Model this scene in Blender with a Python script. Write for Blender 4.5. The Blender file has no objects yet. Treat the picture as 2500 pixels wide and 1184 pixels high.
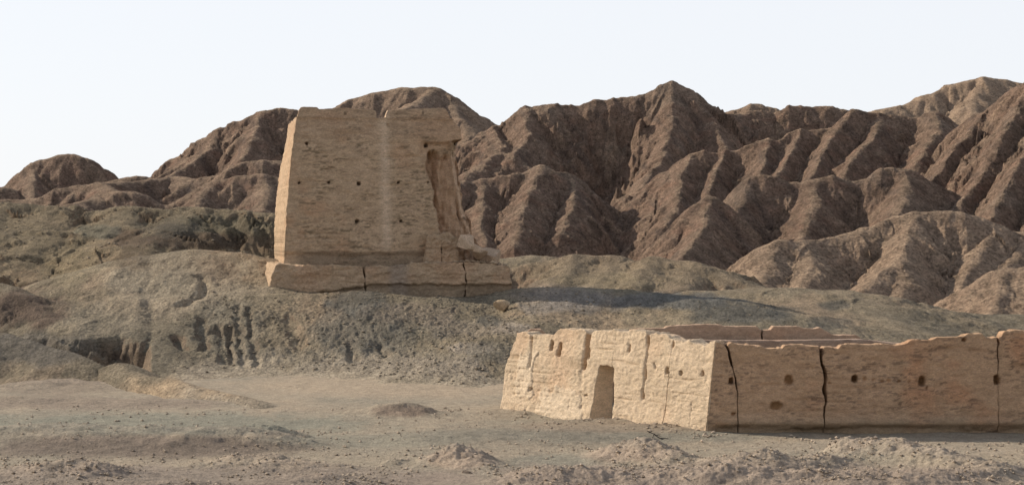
import bpy, math, random
import numpy as np
from math import radians as R

# ------------------------------------------------------------------ camera, light, exposure
sc = bpy.context.scene
COL = sc.collection
CZ, F, HY = 7.65, 5000.0, 580.0          # eye height, focal length and horizon row in photo pixels
cd = bpy.data.cameras.new('camera'); cam = bpy.data.objects.new('camera', cd); COL.objects.link(cam)
cam.location = (0, 0, CZ); cam.rotation_euler = (R(90), 0, 0)
cd.sensor_width = 36; cd.lens = 72; cd.shift_y = -12 / 2500; cd.clip_start = 0.5; cd.clip_end = 9000
sc.camera = cam

SUN_EL, SUN_AZ = 27.0, -62.0             # azimuth from +Y (view direction) towards +X; the sun stands left, a little behind the hills
w = bpy.data.worlds.new('World'); sc.world = w; w.use_nodes = True
nt = w.node_tree; nt.nodes.clear()
out = nt.nodes.new('ShaderNodeOutputWorld'); bg = nt.nodes.new('ShaderNodeBackground')
sky = nt.nodes.new('ShaderNodeTexSky'); sky.sky_type = 'NISHITA'; sky.sun_disc = False
sky.sun_elevation = R(SUN_EL); sky.sun_rotation = R(SUN_AZ)
sky.air_density = 1.0; sky.dust_density = 3.5; sky.ozone_density = 1.2; sky.altitude = 1500
mixc = nt.nodes.new('ShaderNodeMix'); mixc.data_type = 'RGBA'
mixc.inputs[0].default_value = 0.78
mixc.inputs[7].default_value = (8.4, 8.55, 8.9, 1)     # thin high haze whitening the whole sky
gco = nt.nodes.new('ShaderNodeTexCoord'); sep = nt.nodes.new('ShaderNodeSeparateXYZ'); mr = nt.nodes.new('ShaderNodeMapRange'); mr.interpolation_type = 'SMOOTHSTEP'
mr.inputs[1].default_value = .15; mr.inputs[2].default_value = .95; mr.inputs[3].default_value = .86; mr.inputs[4].default_value = .15   # the haze thins towards the zenith
nt.links.new(gco.outputs['Generated'], sep.inputs[0]); nt.links.new(sep.outputs[2], mr.inputs[0]); nt.links.new(mr.outputs[0], mixc.inputs[0])
nt.links.new(sky.outputs[0], mixc.inputs[6]); nt.links.new(mixc.outputs[2], bg.inputs[0])
bg.inputs[1].default_value = 0.1
nt.links.new(bg.outputs[0], out.inputs[0])

sd = bpy.data.lights.new('sun', 'SUN'); sun = bpy.data.objects.new('sun', sd); COL.objects.link(sun)
sd.energy = 5.0; sd.angle = R(0.6); sd.color = (1.0, 0.89, 0.74)
el, az = R(SUN_EL), R(SUN_AZ)
from mathutils import Vector
Ld = Vector((math.sin(az) * math.cos(el), math.cos(az) * math.cos(el), math.sin(el)))
sun.rotation_euler = Ld.to_track_quat('Z', 'Y').to_euler()
sun.location = (-60, 20, 60)
sc.view_settings.view_transform = 'Standard'; sc.view_settings.look = 'None'
sc.view_settings.exposure = 0.2; sc.view_settings.gamma = 1.0; sc.view_settings.use_curve_mapping = False

# ------------------------------------------------------------------ noise
def _h(ix, iy, iz=0, s=0):
    h = (ix.astype(np.int64) * 374761393 + iy.astype(np.int64) * 668265263 + np.asarray(iz).astype(np.int64) * 2147483647 + s * 1274126177) & 0xffffffff
    h = ((h ^ (h >> 13)) * 1274126177) & 0xffffffff
    h = ((h ^ (h >> 16)) * 2246822519) & 0xffffffff
    return (h ^ (h >> 15)) & 0xffffffff
def _u(h): return (h & 0xffff).astype(np.float32) / 65535.0
def n2(x, y, s=0):
    """gradient noise, about -1..1"""
    x = np.asarray(x, np.float64); y = np.asarray(y, np.float64)
    ix = np.floor(x); iy = np.floor(y); fx = (x - ix).astype(np.float32); fy = (y - iy).astype(np.float32)
    ux = fx * fx * fx * (fx * (fx * 6 - 15) + 10); uy = fy * fy * fy * (fy * (fy * 6 - 15) + 10)
    r = []
    for j in (0, 1):
        for i in (0, 1):
            a = _u(_h(ix + i, iy + j, 0, s)) * 6.2831853
            r.append(np.cos(a) * (fx - i) + np.sin(a) * (fy - j))
    return 1.5 * ((r[0] * (1 - ux) + r[1] * ux) * (1 - uy) + (r[2] * (1 - ux) + r[3] * ux) * uy)
def fbm(x, y, o=4, s=0, g=.5):
    t = 0; a = 1.; f = 1.
    for k in range(o):
        t = t + a * n2(x * f + 17.3 * k, y * f - 9.1 * k, s + k); a *= g; f *= 2.03
    return t
def v3(x, y, z, s=0):
    """value noise 3D 0..1"""
    ix = np.floor(x); iy = np.floor(y); iz = np.floor(z)
    fx, fy, fz = x - ix, y - iy, z - iz
    fx = fx * fx * (3 - 2 * fx); fy = fy * fy * (3 - 2 * fy); fz = fz * fz * (3 - 2 * fz)
    t = 0
    for k in (0, 1):
        for j in (0, 1):
            for i in (0, 1):
                t = t + _u(_h(ix + i, iy + j, iz + k, s)) * (fx if i else 1 - fx) * (fy if j else 1 - fy) * (fz if k else 1 - fz)
    return t
def fb3(x, y, z, o=4, s=0):
    t = 0; a = 1.; f = 1.; n = 0
    for k in range(o):
        t = t + a * (v3(x * f, y * f, z * f, s + k) - .5); n += a; a *= .55; f *= 2.07
    return t * 2 / n
def ss(a, b, x):
    t = np.clip((x - a) / (b - a), 0, 1); return t * t * (3 - 2 * t)
def smax(a, b, k):
    h = np.maximum(k - np.abs(a - b), 0) / k
    return np.maximum(a, b) + h * h * k * .25
def mixv(a, b, t):
    return a * (1 - t[..., None]) + np.asarray(b, np.float32) * t[..., None]
def world(px, py, Y): return ((px - 1250) / F * Y, Y, CZ - (py - HY) / F * Y)
def proj(X, Y, Z):
    Yc = np.maximum(Y, 5); return X / Yc * F + 1250, HY - (Z - CZ) / Yc * F

def gullies(X, Y, gx, gy, wave, octs, amp, s=0, branch=1.4):
    """erosion noise: furrows that run down the local slope and branch"""
    H = np.zeros_like(X, np.float32); gx = gx.copy(); gy = gy.copy(); f = 1. / wave; a = amp * wave
    for o in range(octs):
        x = X * f; y = Y * f; ix = np.floor(x); iy = np.floor(y); fx = (x - ix).astype(np.float32); fy = (y - iy).astype(np.float32)
        m = np.sqrt(gx * gx + gy * gy) + 1e-4; q = np.minimum(1, m * 3) / m
        dx = -gy * q; dy = gx * q
        va = np.zeros_like(H); vx = np.zeros_like(H); vy = np.zeros_like(H); wt = np.zeros_like(H) + 1e-4
        for j in (-1, 0, 1):
            for i in (-1, 0, 1):
                h = _h(ix + i, iy + j, o, s); jx = _u(h) * .9 - .2; jy = _u(h >> 8) * .9 - .2
                px = fx - i - jx; py = fy - j - jy
                ww = np.exp(-2.2 * (px * px + py * py)); ph = (px * dx + py * dy) * 6.2831853
                va += np.cos(ph) * ww; sn = -np.sin(ph) * ww; vx += sn * dx; vy += sn * dy; wt += ww
        va /= wt; vx /= wt; vy /= wt
        H += a * va * np.minimum(1, m * 2)
        gx += vx * branch * amp * 6.28; gy += vy * branch * amp * 6.28
        f *= 1.9; a *= .50
    return H

# ------------------------------------------------------------------ materials
def material(name, scale=1.0, bump=0.3, bscale=1.0, strata=0.0, fleck=.35, aspect=(1, 1, 1), albedo=1.0, grit=.45):
    m = bpy.data.materials.new(name); m.use_nodes = True; t = m.node_tree; N = t.nodes; L = t.links
    b = N['Principled BSDF']; b.inputs['Roughness'].default_value = .95; b.inputs['Specular IOR Level'].default_value = .12
    at = N.new('ShaderNodeAttribute'); at.attribute_name = 'tint'
    g = N.new('ShaderNodeNewGeometry')
    mp = N.new('ShaderNodeMapping'); mp.inputs[3].default_value = aspect; L.new(g.outputs['Position'], mp.inputs[0])
    def noise(sc_, det, rough=.6):
        n = N.new('ShaderNodeTexNoise'); n.inputs['Scale'].default_value = sc_; n.inputs['Detail'].default_value = det
        n.inputs['Roughness'].default_value = rough; L.new(mp.outputs[0], n.inputs['Vector']); return n
    a = noise(1.3 * scale, 6, .7); c = noise(5.5 * scale, 5, .75); pt_ = noise(9 * scale, 3, .6)
    def ramp(src, lo, hi, v0, v1):
        r = N.new('ShaderNodeMapRange'); r.inputs[1].default_value = lo; r.inputs[2].default_value = hi
        r.inputs[3].default_value = v0; r.inputs[4].default_value = v1; L.new(src, r.inputs[0]); return r
    r1 = ramp(a.outputs['Fac'], .36, .64, 1 - fleck, 1 + fleck)
    r2 = ramp(c.outputs['Fac'], .37, .63, 1 - fleck, 1 + fleck)
    mu = N.new('ShaderNodeMath'); mu.operation = 'MULTIPLY'; L.new(r1.outputs[0], mu.inputs[0]); L.new(r2.outputs[0], mu.inputs[1])
    r3 = ramp(pt_.outputs['Fac'], .54, .64, 1.0, 1 - grit); r4 = ramp(pt_.outputs['Fac'], .44, .36, 1.0, 1 + grit * .5)
    mu2 = N.new('ShaderNodeMath'); mu2.operation = 'MULTIPLY'; L.new(mu.outputs[0], mu2.inputs[0]); L.new(r3.outputs[0], mu2.inputs[1]); mu = mu2
    mu2 = N.new('ShaderNodeMath'); mu2.operation = 'MULTIPLY'; L.new(mu.outputs[0], mu2.inputs[0]); L.new(r4.outputs[0], mu2.inputs[1]); mu = mu2
    vm = N.new('ShaderNodeVectorMath'); vm.operation = 'SCALE'; L.new(at.outputs['Color'], vm.inputs[0]); L.new(mu.outputs[0], vm.inputs['Scale'])
    L.new(vm.outputs[0], b.inputs['Base Color'])
    bn = noise(3.1 * bscale, 8, .68); bp = N.new('ShaderNodeBump'); bp.inputs['Distance'].default_value = 1.0 / bscale * .25
    bp.inputs['Strength'].default_value = bump
    L.new(bn.outputs['Fac'], bp.inputs['Height'])
    fn_ = noise(5 * bscale, 6, .75); b2_ = N.new('ShaderNodeBump'); b2_.inputs['Distance'].default_value = .20 / bscale; b2_.inputs['Strength'].default_value = min(1, bump * 1.1)
    L.new(fn_.outputs['Fac'], b2_.inputs['Height']); L.new(bp.outputs[0], b2_.inputs['Normal']); L.new(b2_.outputs[0], b.inputs['Normal'])
    hs = N.new('ShaderNodeHueSaturation'); hs.inputs['Value'].default_value = albedo; L.new(vm.outputs[0], hs.inputs['Color']); L.new(hs.outputs[0], b.inputs['Base Color'])
    return m
M_MOUNT = material('mountain_rock', .35, .9, .55, fleck=.30, albedo=1.0)
M_FAR = material('far_rock', .25, .7, .4, fleck=.22, albedo=.85)
M_HILL = material('gravel_hill', .9, .9, 1.6, fleck=.24, grit=.40, aspect=(1, .4, 1.3), albedo=1.0)
M_GROUND = material('gravel_plain', 1.4, .7, 3.5, fleck=.16, grit=.30, albedo=1.08)
M_EARTH = material('rammed_earth', 1.6, .8, 4.0, fleck=.13, aspect=(1, 1, 2.6), albedo=.86, grit=.22)
M_TOWER = material('rammed_earth_tower', 1.0, .8, 2.4, fleck=.15, aspect=(1, 1, 2.6), albedo=.86, grit=.22)
M_STONE = material('stone', 3, .6, 5, fleck=.2)

# ------------------------------------------------------------------ mesh helpers
def build(name, V, faces, mat, tint=None, parent=None, smooth=True):
    me = bpy.data.meshes.new(name); V = np.asarray(V, np.float32).reshape(-1, 3)
    faces = np.asarray(faces, np.int32); nf, k = faces.shape
    me.vertices.add(len(V)); me.vertices.foreach_set('co', V.ravel())
    me.loops.add(nf * k); me.loops.foreach_set('vertex_index', faces.ravel())
    me.polygons.add(nf); me.polygons.foreach_set('loop_start', np.arange(0, nf * k, k, dtype=np.int32))
    try: me.polygons.foreach_set('loop_total', np.full(nf, k, np.int32))
    except Exception: pass
    me.polygons.foreach_set('use_smooth', np.full(nf, smooth))
    me.update(calc_edges=True); me.validate()
    if tint is not None:
        a = me.color_attributes.new('tint', 'FLOAT_COLOR', 'POINT'); c = np.ones((len(V), 4), np.float32); c[:, :3] = np.asarray(tint).reshape(-1, 3)
        a.data.foreach_set('color', c.ravel())
    me.materials.append(mat)
    o = bpy.data.objects.new(name, me); COL.objects.link(o)
    if parent: o.parent = parent
    return o
def grid_obj(name, X, Y, Z, mat, tint, keep=None):
    n, m = X.shape; idx = np.arange(n * m).reshape(n, m)
    q = np.stack([idx[:-1, :-1], idx[:-1, 1:], idx[1:, 1:], idx[1:, :-1]], -1).reshape(-1, 4)
    V = np.stack([X, Y, Z], -1).reshape(-1, 3); tint = tint.reshape(-1, 3)
    if keep is not None:
        k = keep.ravel(); q = q[k[q].any(1)]
        used = np.zeros(n * m, bool); used[q.ravel()] = True
        remap = np.cumsum(used) - 1; q = remap[q]; V = V[used]; tint = tint[used]
    return build(name, V, q, mat, tint)
def tag(o, label=None, cat=None, group=None, kind=None):
    for k, v in (('label', label), ('category', cat), ('group', group), ('kind', kind)):
        if v: o[k] = v
    return o

def skeleton(X, Y, lines, warp=0, blend=1.0):
    """height of ground that falls away from a set of crest lines (px, py, distance)"""
    if warp:
        X = X + warp * fbm(X / 14, Y / 14, 3, 5); Y = Y + warp * fbm(X / 14, Y / 14, 3, 9)
    H = None; D = None
    for ln in lines:
        pts = np.array([world(*p) for p in ln['p']]); k = ln.get('k', .8); r = ln.get('r', 1.0); pl = ln.get('w', 0)
        h = None
        for a, b in zip(pts[:-1], pts[1:]):
            ex, ey = b[0] - a[0], b[1] - a[1]; t = np.clip(((X - a[0]) * ex + (Y - a[1]) * ey) / (ex * ex + ey * ey + 1e-6), 0, 1)
            d = np.hypot(X - a[0] - t * ex, Y - a[1] - t * ey); d = np.maximum(d - pl, 0)
            z = a[2] + t * (b[2] - a[2]) - k * (np.sqrt(d * d + r * r) - r)
            if h is None: h = z; dd = d
            else:
                dd = np.where(z > h, d, dd); h = np.maximum(h, z)
        if H is None: H, D = h, dd
        else: D = np.where(h > H, dd, D); H = smax(H, h, blend)
    return H, D

def terrain(name, label, lines, u0, u1, Y0, Y1, nu, ny, mat, colour, wave=9, octs=4, amp=.10, rough=.35, floor=-1.0, warp=.5, blend=1.0,
            grooves=(), fade=5., extra=None, rw=3.0, warp2=0., crag=0., ya=1.0):
    px = np.linspace(u0, u1, nu); Yr = np.linspace(Y0, Y1, ny)
    U, Y = np.meshgrid((px - 1250) / F, Yr); X = U * Y
    H, D = skeleton(X, Y, lines, warp, blend)
    if warp2:
        wk = warp2 * ss(1.5, 14, D); H, D = skeleton(X + wk * fbm(X / 13, Y / 13, 4, 15), Y + wk * fbm(X / 13, Y / 13, 4, 19), lines, warp, blend)
    dU = np.gradient(H, U[0], axis=1); dY = np.gradient(H, Yr, axis=0)
    gx = dU / Y; gy = dY - U / Y * dU
    amt = ss(0, fade, D) * .9 + .1
    E = gullies(X, Y, gx, gy, wave, octs, amp, s=int(abs(u0)) % 97)
    rel = E * amt
    H = H + rel - amp * wave * .15 * amt
    H += rough * fbm(X / rw, Y / rw / ya, 5, 3, .55) * (.35 + .65 * amt)
    if crag:
        cz = fbm(X / 9, Y / 16, 5, 23, .55); H += crag * (.5 - 1.4 * np.abs(cz)) * ss(1, 9, D)
    for gl in grooves:
        pts = np.array([world(*p) for p in gl['p']]); dd = np.full(X.shape, 1e9)
        wx = X + .18 * fbm(X / .7, Y / 1.5, 2, 31)
        for a, b in zip(pts[:-1], pts[1:]):
            ex, ey = b[0] - a[0], b[1] - a[1]; t = np.clip(((X - a[0]) * ex + (Y - a[1]) * ey) / (ex * ex + ey * ey + 1e-6), 0, 1)
            dd = np.minimum(dd, np.hypot(wx - a[0] - t * ex, (Y - a[1] - t * ey)))
        H -= gl['d'] * np.exp(-(dd / gl['w']) ** 2)
    if extra: H = extra(X, Y, H)
    slope = np.hypot(*[g for g in (np.gradient(H, U[0], axis=1) / Y, np.gradient(H, Yr, axis=0))])
    tint = colour(X, Y, H, rel / (amp * wave), slope)
    o = grid_obj(name, X, Y, H, mat, tint, keep=H > floor)
    tag(o, label, kind='structure')
    return o

# ------------------------------------------------------------------ colours of the land, with some hill light and shade painted in
def c_mount(X, Y, Z, rel, sl, dust=1.0, pale=0.0):
    n = fbm(X / 22, (Y + Z) / 22, 4, 41); n2_ = fbm(X / 5, (Y + Z * 2) / 5, 4, 47); n3 = fbm((X + Z * .7) / 2.2, (Y - Z) / 9, 4, 53)
    c = np.zeros(X.shape + (3,), np.float32) + np.array((.196, .132, .094), np.float32)
    c = mixv(c, (.215, .130, .090), ss(.0, .9, n2_) * .7)
    c = mixv(c, (.100, .074, .060), ss(.05, .8, n3) * .65)
    c = mixv(c, (.225, .170, .125), ss(.1, .9, -n) * .6)
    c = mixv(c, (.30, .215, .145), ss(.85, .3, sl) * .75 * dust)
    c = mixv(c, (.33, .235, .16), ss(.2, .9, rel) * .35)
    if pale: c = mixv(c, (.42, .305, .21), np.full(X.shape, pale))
    return c
def c_hill(X, Y, Z, rel, sl):
    px, py = proj(X, Y, Z)
    n = fbm(X / 8, Y / 22, 4, 61); m = fbm(X / 1.7, Y / 6.5, 5, 67); q = fbm(X / .55, Y / 2.2, 4, 71)
    c = np.zeros(X.shape + (3,), np.float32) + np.array((.225, .182, .124), np.float32)
    c = mixv(c, (.150, .130, .095), ss(-.1, .9, n + .25 * m) * .7)
    c = mixv(c, (.31, .225, .15), ss(.0, .9, -n + .3 * q) * .6)
    c = mixv(c, (.185, .125, .085), ss(.45, .9, sl) * .6)
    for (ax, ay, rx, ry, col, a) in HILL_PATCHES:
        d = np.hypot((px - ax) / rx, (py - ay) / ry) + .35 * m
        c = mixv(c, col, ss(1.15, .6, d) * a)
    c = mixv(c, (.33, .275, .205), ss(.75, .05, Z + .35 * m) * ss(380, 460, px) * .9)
    return c * (1 + .12 * q)[..., None]
DK = (.090, .085, .073)  # dark gravel tone; also paints shade onto mound slopes
HILL_PATCHES = [(1400, 725, 120, 30, (.30, .26, .225), .8), (1640, 735, 190, 24, (.125, .122, .112), .85), (430, 700, 200, 70, (.34, .275, .195), .85), (230, 790, 120, 45, (.30, .245, .17), .8), (150, 700, 80, 50, (.17, .14, .095), .6), (330, 640, 60, 26, (.14, .105, .07), .7), (900, 880, 330, 40, (.27, .23, .175), .6), (1330, 750, 60, 16, (.36, .30, .24), .7), (1245, 800, 70, 14, (.36, .30, .24), .7), (1150, 850, 70, 13, (.36, .30, .24), .7), (1560, 665, 330, 36, (.21, .172, .115), .8), (540, 560, 170, 40, (.125, .112, .080), .8), (180, 640, 70, 60, (.25, .205, .13), .5), (310, 580, 50, 24, (.12, .08, .055), .7), (300, 872, 34, 14, (.10, .07, .05), .8), (520, 640, 130, 22, (.33, .265, .185), .6), (330, 760, 120, 30, (.28, .225, .16), .6), (470, 588, 190, 22, (.10, .072, .052), .85), (330, 610, 40, 40, (.13, .10, .07), .5), (500, 650, 170, 40, (.235, .195, .14), .7), (80, 600, 90, 60, (.20, .165, .11), .5), (250, 800, 110, 50, (.20, .17, .125), .6), (1330, 730, 90, 40, (.25, .205, .16), .6), (1480, 690, 150, 30, (.21, .18, .115), .5), (1150, 800, 120, 25, (.23, .19, .15), .5), (880, 740, 75, 42, DK, .8), (1800, 765, 130, 28, DK, .85), (1190, 785, 40, 18, DK, .8), (880, 800, 170, 60, (.12, .115, .10), .6),  # gravel and earth tones, plus lit knolls and shaded slopes painted in
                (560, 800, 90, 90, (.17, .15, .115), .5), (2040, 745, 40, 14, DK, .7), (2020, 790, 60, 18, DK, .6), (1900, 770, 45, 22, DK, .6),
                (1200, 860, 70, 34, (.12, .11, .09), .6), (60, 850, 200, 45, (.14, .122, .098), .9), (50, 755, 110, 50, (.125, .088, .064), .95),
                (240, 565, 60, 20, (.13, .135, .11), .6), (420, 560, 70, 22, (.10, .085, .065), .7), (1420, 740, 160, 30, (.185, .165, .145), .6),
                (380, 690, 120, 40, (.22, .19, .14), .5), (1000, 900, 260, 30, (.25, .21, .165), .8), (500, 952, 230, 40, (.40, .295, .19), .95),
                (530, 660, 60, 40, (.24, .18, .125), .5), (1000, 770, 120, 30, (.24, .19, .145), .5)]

# ------------------------------------------------------------------ mountains
def mt(name, label, lines, u0, u1, Y0, Y1, nu, ny, **kw):
    pale = kw.pop('pale', 0); mat = kw.pop('mat', M_MOUNT)
    return terrain(name, label, lines, u0, u1, Y0, Y1, nu, ny, mat, lambda *a: c_mount(*a, pale=pale), **kw)

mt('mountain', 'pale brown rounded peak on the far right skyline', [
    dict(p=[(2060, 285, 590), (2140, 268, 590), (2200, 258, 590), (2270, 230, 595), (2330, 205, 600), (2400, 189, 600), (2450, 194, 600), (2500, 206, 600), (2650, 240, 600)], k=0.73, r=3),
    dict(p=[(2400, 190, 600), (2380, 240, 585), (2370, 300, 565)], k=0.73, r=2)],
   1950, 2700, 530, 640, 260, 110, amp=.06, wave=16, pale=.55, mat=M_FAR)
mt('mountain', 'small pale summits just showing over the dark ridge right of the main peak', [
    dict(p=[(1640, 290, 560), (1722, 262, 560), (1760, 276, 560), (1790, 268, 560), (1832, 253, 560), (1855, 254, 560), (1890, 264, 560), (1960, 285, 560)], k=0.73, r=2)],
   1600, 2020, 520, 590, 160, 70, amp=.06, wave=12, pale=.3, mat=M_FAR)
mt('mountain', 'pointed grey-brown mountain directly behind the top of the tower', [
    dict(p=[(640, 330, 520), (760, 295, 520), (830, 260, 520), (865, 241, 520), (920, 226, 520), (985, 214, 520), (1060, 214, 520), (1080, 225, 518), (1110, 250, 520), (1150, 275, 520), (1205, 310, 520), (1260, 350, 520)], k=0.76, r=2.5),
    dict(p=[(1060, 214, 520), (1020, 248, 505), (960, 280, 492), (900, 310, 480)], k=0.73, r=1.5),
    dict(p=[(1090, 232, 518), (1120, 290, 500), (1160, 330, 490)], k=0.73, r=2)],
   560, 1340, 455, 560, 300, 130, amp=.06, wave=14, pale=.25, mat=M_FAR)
mt('mountain', 'round domed brown knoll on the left skyline', [
    dict(p=[(20, 480, 415), (45, 462, 418), (60, 432, 420), (85, 405, 420), (110, 389, 420), (150, 377, 420), (180, 376, 420), (205, 385, 420), (228, 402, 420), (250, 412, 420), (285, 437, 420), (330, 460, 420)], k=0.92, r=2),
    dict(p=[(-160, 440, 400), (-60, 445, 400), (0, 455, 400), (40, 466, 405)], k=0.85, r=2),
    dict(p=[(85, 405, 420), (75, 450, 405), (80, 490, 395)], k=0.85, r=1)],
   -250, 420, 365, 450, 260, 120, amp=.07, wave=10)
mt('mountain', 'large dark brown mountain rising to the left of the tower', [
    dict(p=[(240, 445, 400), (300, 434, 400), (330, 430, 400), (380, 431, 400), (415, 405, 400), (440, 383, 400), (475, 362, 400), (510, 335, 400), (542, 315, 400), (580, 295, 400), (600, 288, 400), (640, 273, 400), (690, 266, 400), (740, 270, 400), (800, 290, 400), (900, 340, 400)], k=0.98, r=1.5),
    dict(p=[(540, 315, 400), (505, 370, 390), (440, 415, 380), (390, 440, 372)], k=0.92, r=1),
    dict(p=[(640, 273, 400), (620, 330, 388), (590, 390, 376)], k=0.98, r=1),
    dict(p=[(475, 362, 400), (450, 400, 392), (380, 432, 385), (300, 455, 380)], k=0.85, r=1)],
   180, 980, 330, 440, 420, 230, amp=.07, wave=10, rough=.6, warp2=4, crag=1.5)
mt('mountain', 'low brown foothill ridge left of the tower, below the large dark mountain', [
    dict(p=[(60, 500, 330), (110, 480, 330), (150, 460, 332), (200, 451, 332), (250, 449, 332), (300, 444, 336), (350, 440, 340), (420, 430, 345), (470, 437, 340), (520, 428, 340), (570, 408, 340), (605, 395, 340), (640, 390, 340), (700, 394, 340), (800, 420, 340)], k=0.73, r=1.5),
    dict(p=[(250, 449, 332), (290, 470, 320), (350, 495, 312)], k=0.73, r=1.5),
    dict(p=[(-160, 480, 330), (-40, 484, 330), (30, 487, 330), (70, 488, 330), (110, 500, 330)], k=0.73, r=2)],
   -250, 880, 285, 360, 460, 150, amp=.08, wave=9)
mt('mountain', 'rounded brown spur nearest the left side of the tower', [
    dict(p=[(380, 525, 292), (420, 503, 295), (450, 482, 297), (480, 464, 300), (520, 445, 300), (575, 430, 300), (620, 427, 300), (690, 432, 300), (780, 450, 300)], k=0.85, r=1.5),
    dict(p=[(520, 445, 300), (490, 480, 293), (480, 510, 288)], k=0.85, r=1), dict(p=[(640, 428, 300), (650, 470, 292), (640, 510, 285)], k=0.85, r=1)],
   330, 860, 262, 320, 260, 130, amp=.09, wave=8)
mt('mountain', 'low smooth brown mound between the left foothills', [
    dict(p=[(90, 520, 270), (170, 500, 275), (210, 490, 280), (250, 474, 285), (285, 465, 285), (320, 468, 285), (350, 484, 285), (400, 500, 285), (470, 515, 285)], k=0.67, r=2)],
   40, 560, 240, 305, 220, 90, amp=.06, wave=9)
mt('mountain', 'high dark craggy mountain with a blunt peak in the centre of the skyline', [
    dict(p=[(1040, 390, 425), (1120, 352, 425), (1160, 333, 425), (1200, 312, 428), (1245, 300, 430), (1262, 275, 430), (1280, 259, 430), (1310, 255, 430), (1355, 250, 430), (1385, 262, 430), (1405, 260, 430), (1450, 243, 430), (1480, 245, 430), (1500, 238, 430), (1530, 238, 430), (1560, 233, 430), (1590, 231, 430), (1602, 215, 430), (1618, 205, 430), (1640, 201, 430), (1675, 210, 430), (1695, 225, 430), (1712, 252, 430), (1725, 280, 430), (1760, 290, 432),
            (1800, 275, 438), (1850, 268, 440), (1890, 276, 440), (1930, 257, 440), (1980, 262, 440), (2010, 257, 440), (2060, 268, 440), (2130, 280, 440), (2250, 300, 440)], k=1.04, r=1),
    dict(p=[(1700, 235, 430), (1740, 300, 418), (1770, 360, 408), (1790, 420, 398)], k=1.04, r=1),
    dict(p=[(1280, 259, 430), (1300, 330, 415), (1250, 380, 405)], k=0.98, r=1),
    dict(p=[(1200, 312, 428), (1230, 360, 412), (1180, 400, 402), (1130, 440, 392)], k=0.85, r=1.5),
    dict(p=[(1235, 362, 412), (1290, 410, 402), (1330, 450, 392)], k=0.85, r=1.5),
    dict(p=[(1640, 201, 430), (1640, 300, 414), (1620, 380, 400), (1560, 470, 385)], k=1.04, r=1)],
   1000, 2350, 355, 465, 660, 290, amp=.055, wave=13, rough=1.0, rw=4, fade=9, warp2=6, crag=2.6)
mt('mountain', 'dark ridge low behind the right edge of the tower', [
    dict(p=[(1040, 450, 330), (1110, 445, 332), (1150, 443, 335), (1175, 438, 335), (1200, 434, 335), (1245, 428, 335), (1290, 418, 335), (1320, 404, 335), (1345, 418, 335), (1375, 424, 336), (1410, 440, 336), (1440, 465, 335), (1470, 510, 332), (1490, 560, 328)], k=0.98, r=1),
    dict(p=[(1320, 404, 335), (1290, 470, 323), (1270, 540, 312), (1250, 600, 304)], k=0.98, r=1),
    dict(p=[(1390, 430, 336), (1400, 500, 322), (1370, 570, 310)], k=0.98, r=1),
    dict(p=[(1175, 438, 335), (1170, 520, 320), (1180, 590, 308)], k=0.98, r=1)],
   990, 1560, 285, 365, 330, 210, amp=.08, wave=9, rough=.7, rw=4, warp2=4, crag=1.8)
mt('mountain', 'long serrated brown ridge sweeping up from the valley to the right', [
    dict(p=[(1440, 640, 318), (1475, 590, 325), (1500, 562, 328), (1530, 525, 332), (1560, 487, 335), (1590, 452, 338), (1615, 424, 340), (1645, 412, 340), (1665, 390, 340), (1690, 376, 340), (1720, 367, 340), (1750, 374, 340), (1790, 366, 340), (1830, 354, 340), (1850, 346, 340), (1880, 338, 340), (1905, 341, 340), (1930, 326, 342), (1960, 317, 342), (2000, 316, 342), (2030, 318, 342), (2048, 303, 342), (2065, 280, 342), (2085, 267, 342), (2105, 270, 342), (2150, 281, 342), (2190, 279, 342), (2240, 287, 342), (2262, 276, 342), (2290, 272, 342), (2310, 285, 342), (2340, 305, 342), (2400, 300, 342)], k=1.10, r=.6),
    dict(p=[(1690, 376, 340), (1668, 420, 332), (1660, 480, 322), (1630, 550, 312)], k=1.04, r=1),
    dict(p=[(1620, 424, 340), (1625, 460, 333), (1600, 520, 324), (1580, 580, 316)], k=0.98, r=1.5),
    dict(p=[(1770, 370, 340), (1745, 430, 330), (1730, 480, 322)], k=1.10, r=.6),
    dict(p=[(1880, 338, 340), (1865, 385, 332), (1850, 430, 324)], k=1.10, r=.6),
    dict(p=[(1960, 317, 342), (1940, 360, 335), (1905, 410, 326), (1890, 440, 320)], k=1.10, r=.6),
    dict(p=[(2075, 270, 342), (2035, 330, 334), (2010, 370, 328), (1990, 420, 320), (1970, 450, 316)], k=1.10, r=.6),
    dict(p=[(2150, 281, 342), (2130, 340, 332), (2080, 390, 322), (2060, 430, 316)], k=1.04, r=1),
    dict(p=[(2280, 273, 342), (2290, 320, 332), (2250, 380, 322), (2220, 420, 315)], k=1.04, r=1)],
   1400, 2480, 275, 370, 560, 260, amp=.08, wave=7, rough=.6, warp2=3.5, crag=1.5)
mt('mountain', 'steep rugged massif with deep ribs at the right edge of the frame', [
    dict(p=[(2330, 330, 325), (2370, 285, 322), (2400, 272, 318), (2430, 248, 315), (2455, 225, 312), (2500, 204, 308), (2560, 180, 304), (2700, 150, 300)], k=1.16, r=.6),
    dict(p=[(2420, 255, 316), (2385, 300, 310), (2345, 350, 303), (2310, 395, 298), (2275, 440, 293)], k=1.10, r=.6),
    dict(p=[(2510, 210, 307), (2480, 280, 298), (2440, 340, 290), (2410, 400, 284), (2370, 460, 278), (2340, 500, 272)], k=1.10, r=.6),
    dict(p=[(2600, 180, 302), (2560, 300, 286), (2500, 390, 274), (2450, 460, 265), (2420, 530, 256)], k=1.10, r=.6),
    dict(p=[(2700, 200, 300), (2640, 380, 272), (2560, 480, 260), (2520, 560, 250)], k=1.10, r=.6)],
   2200, 2760, 235, 350, 300, 300, amp=.12, wave=6, rough=.7, warp2=3, crag=2)
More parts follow.
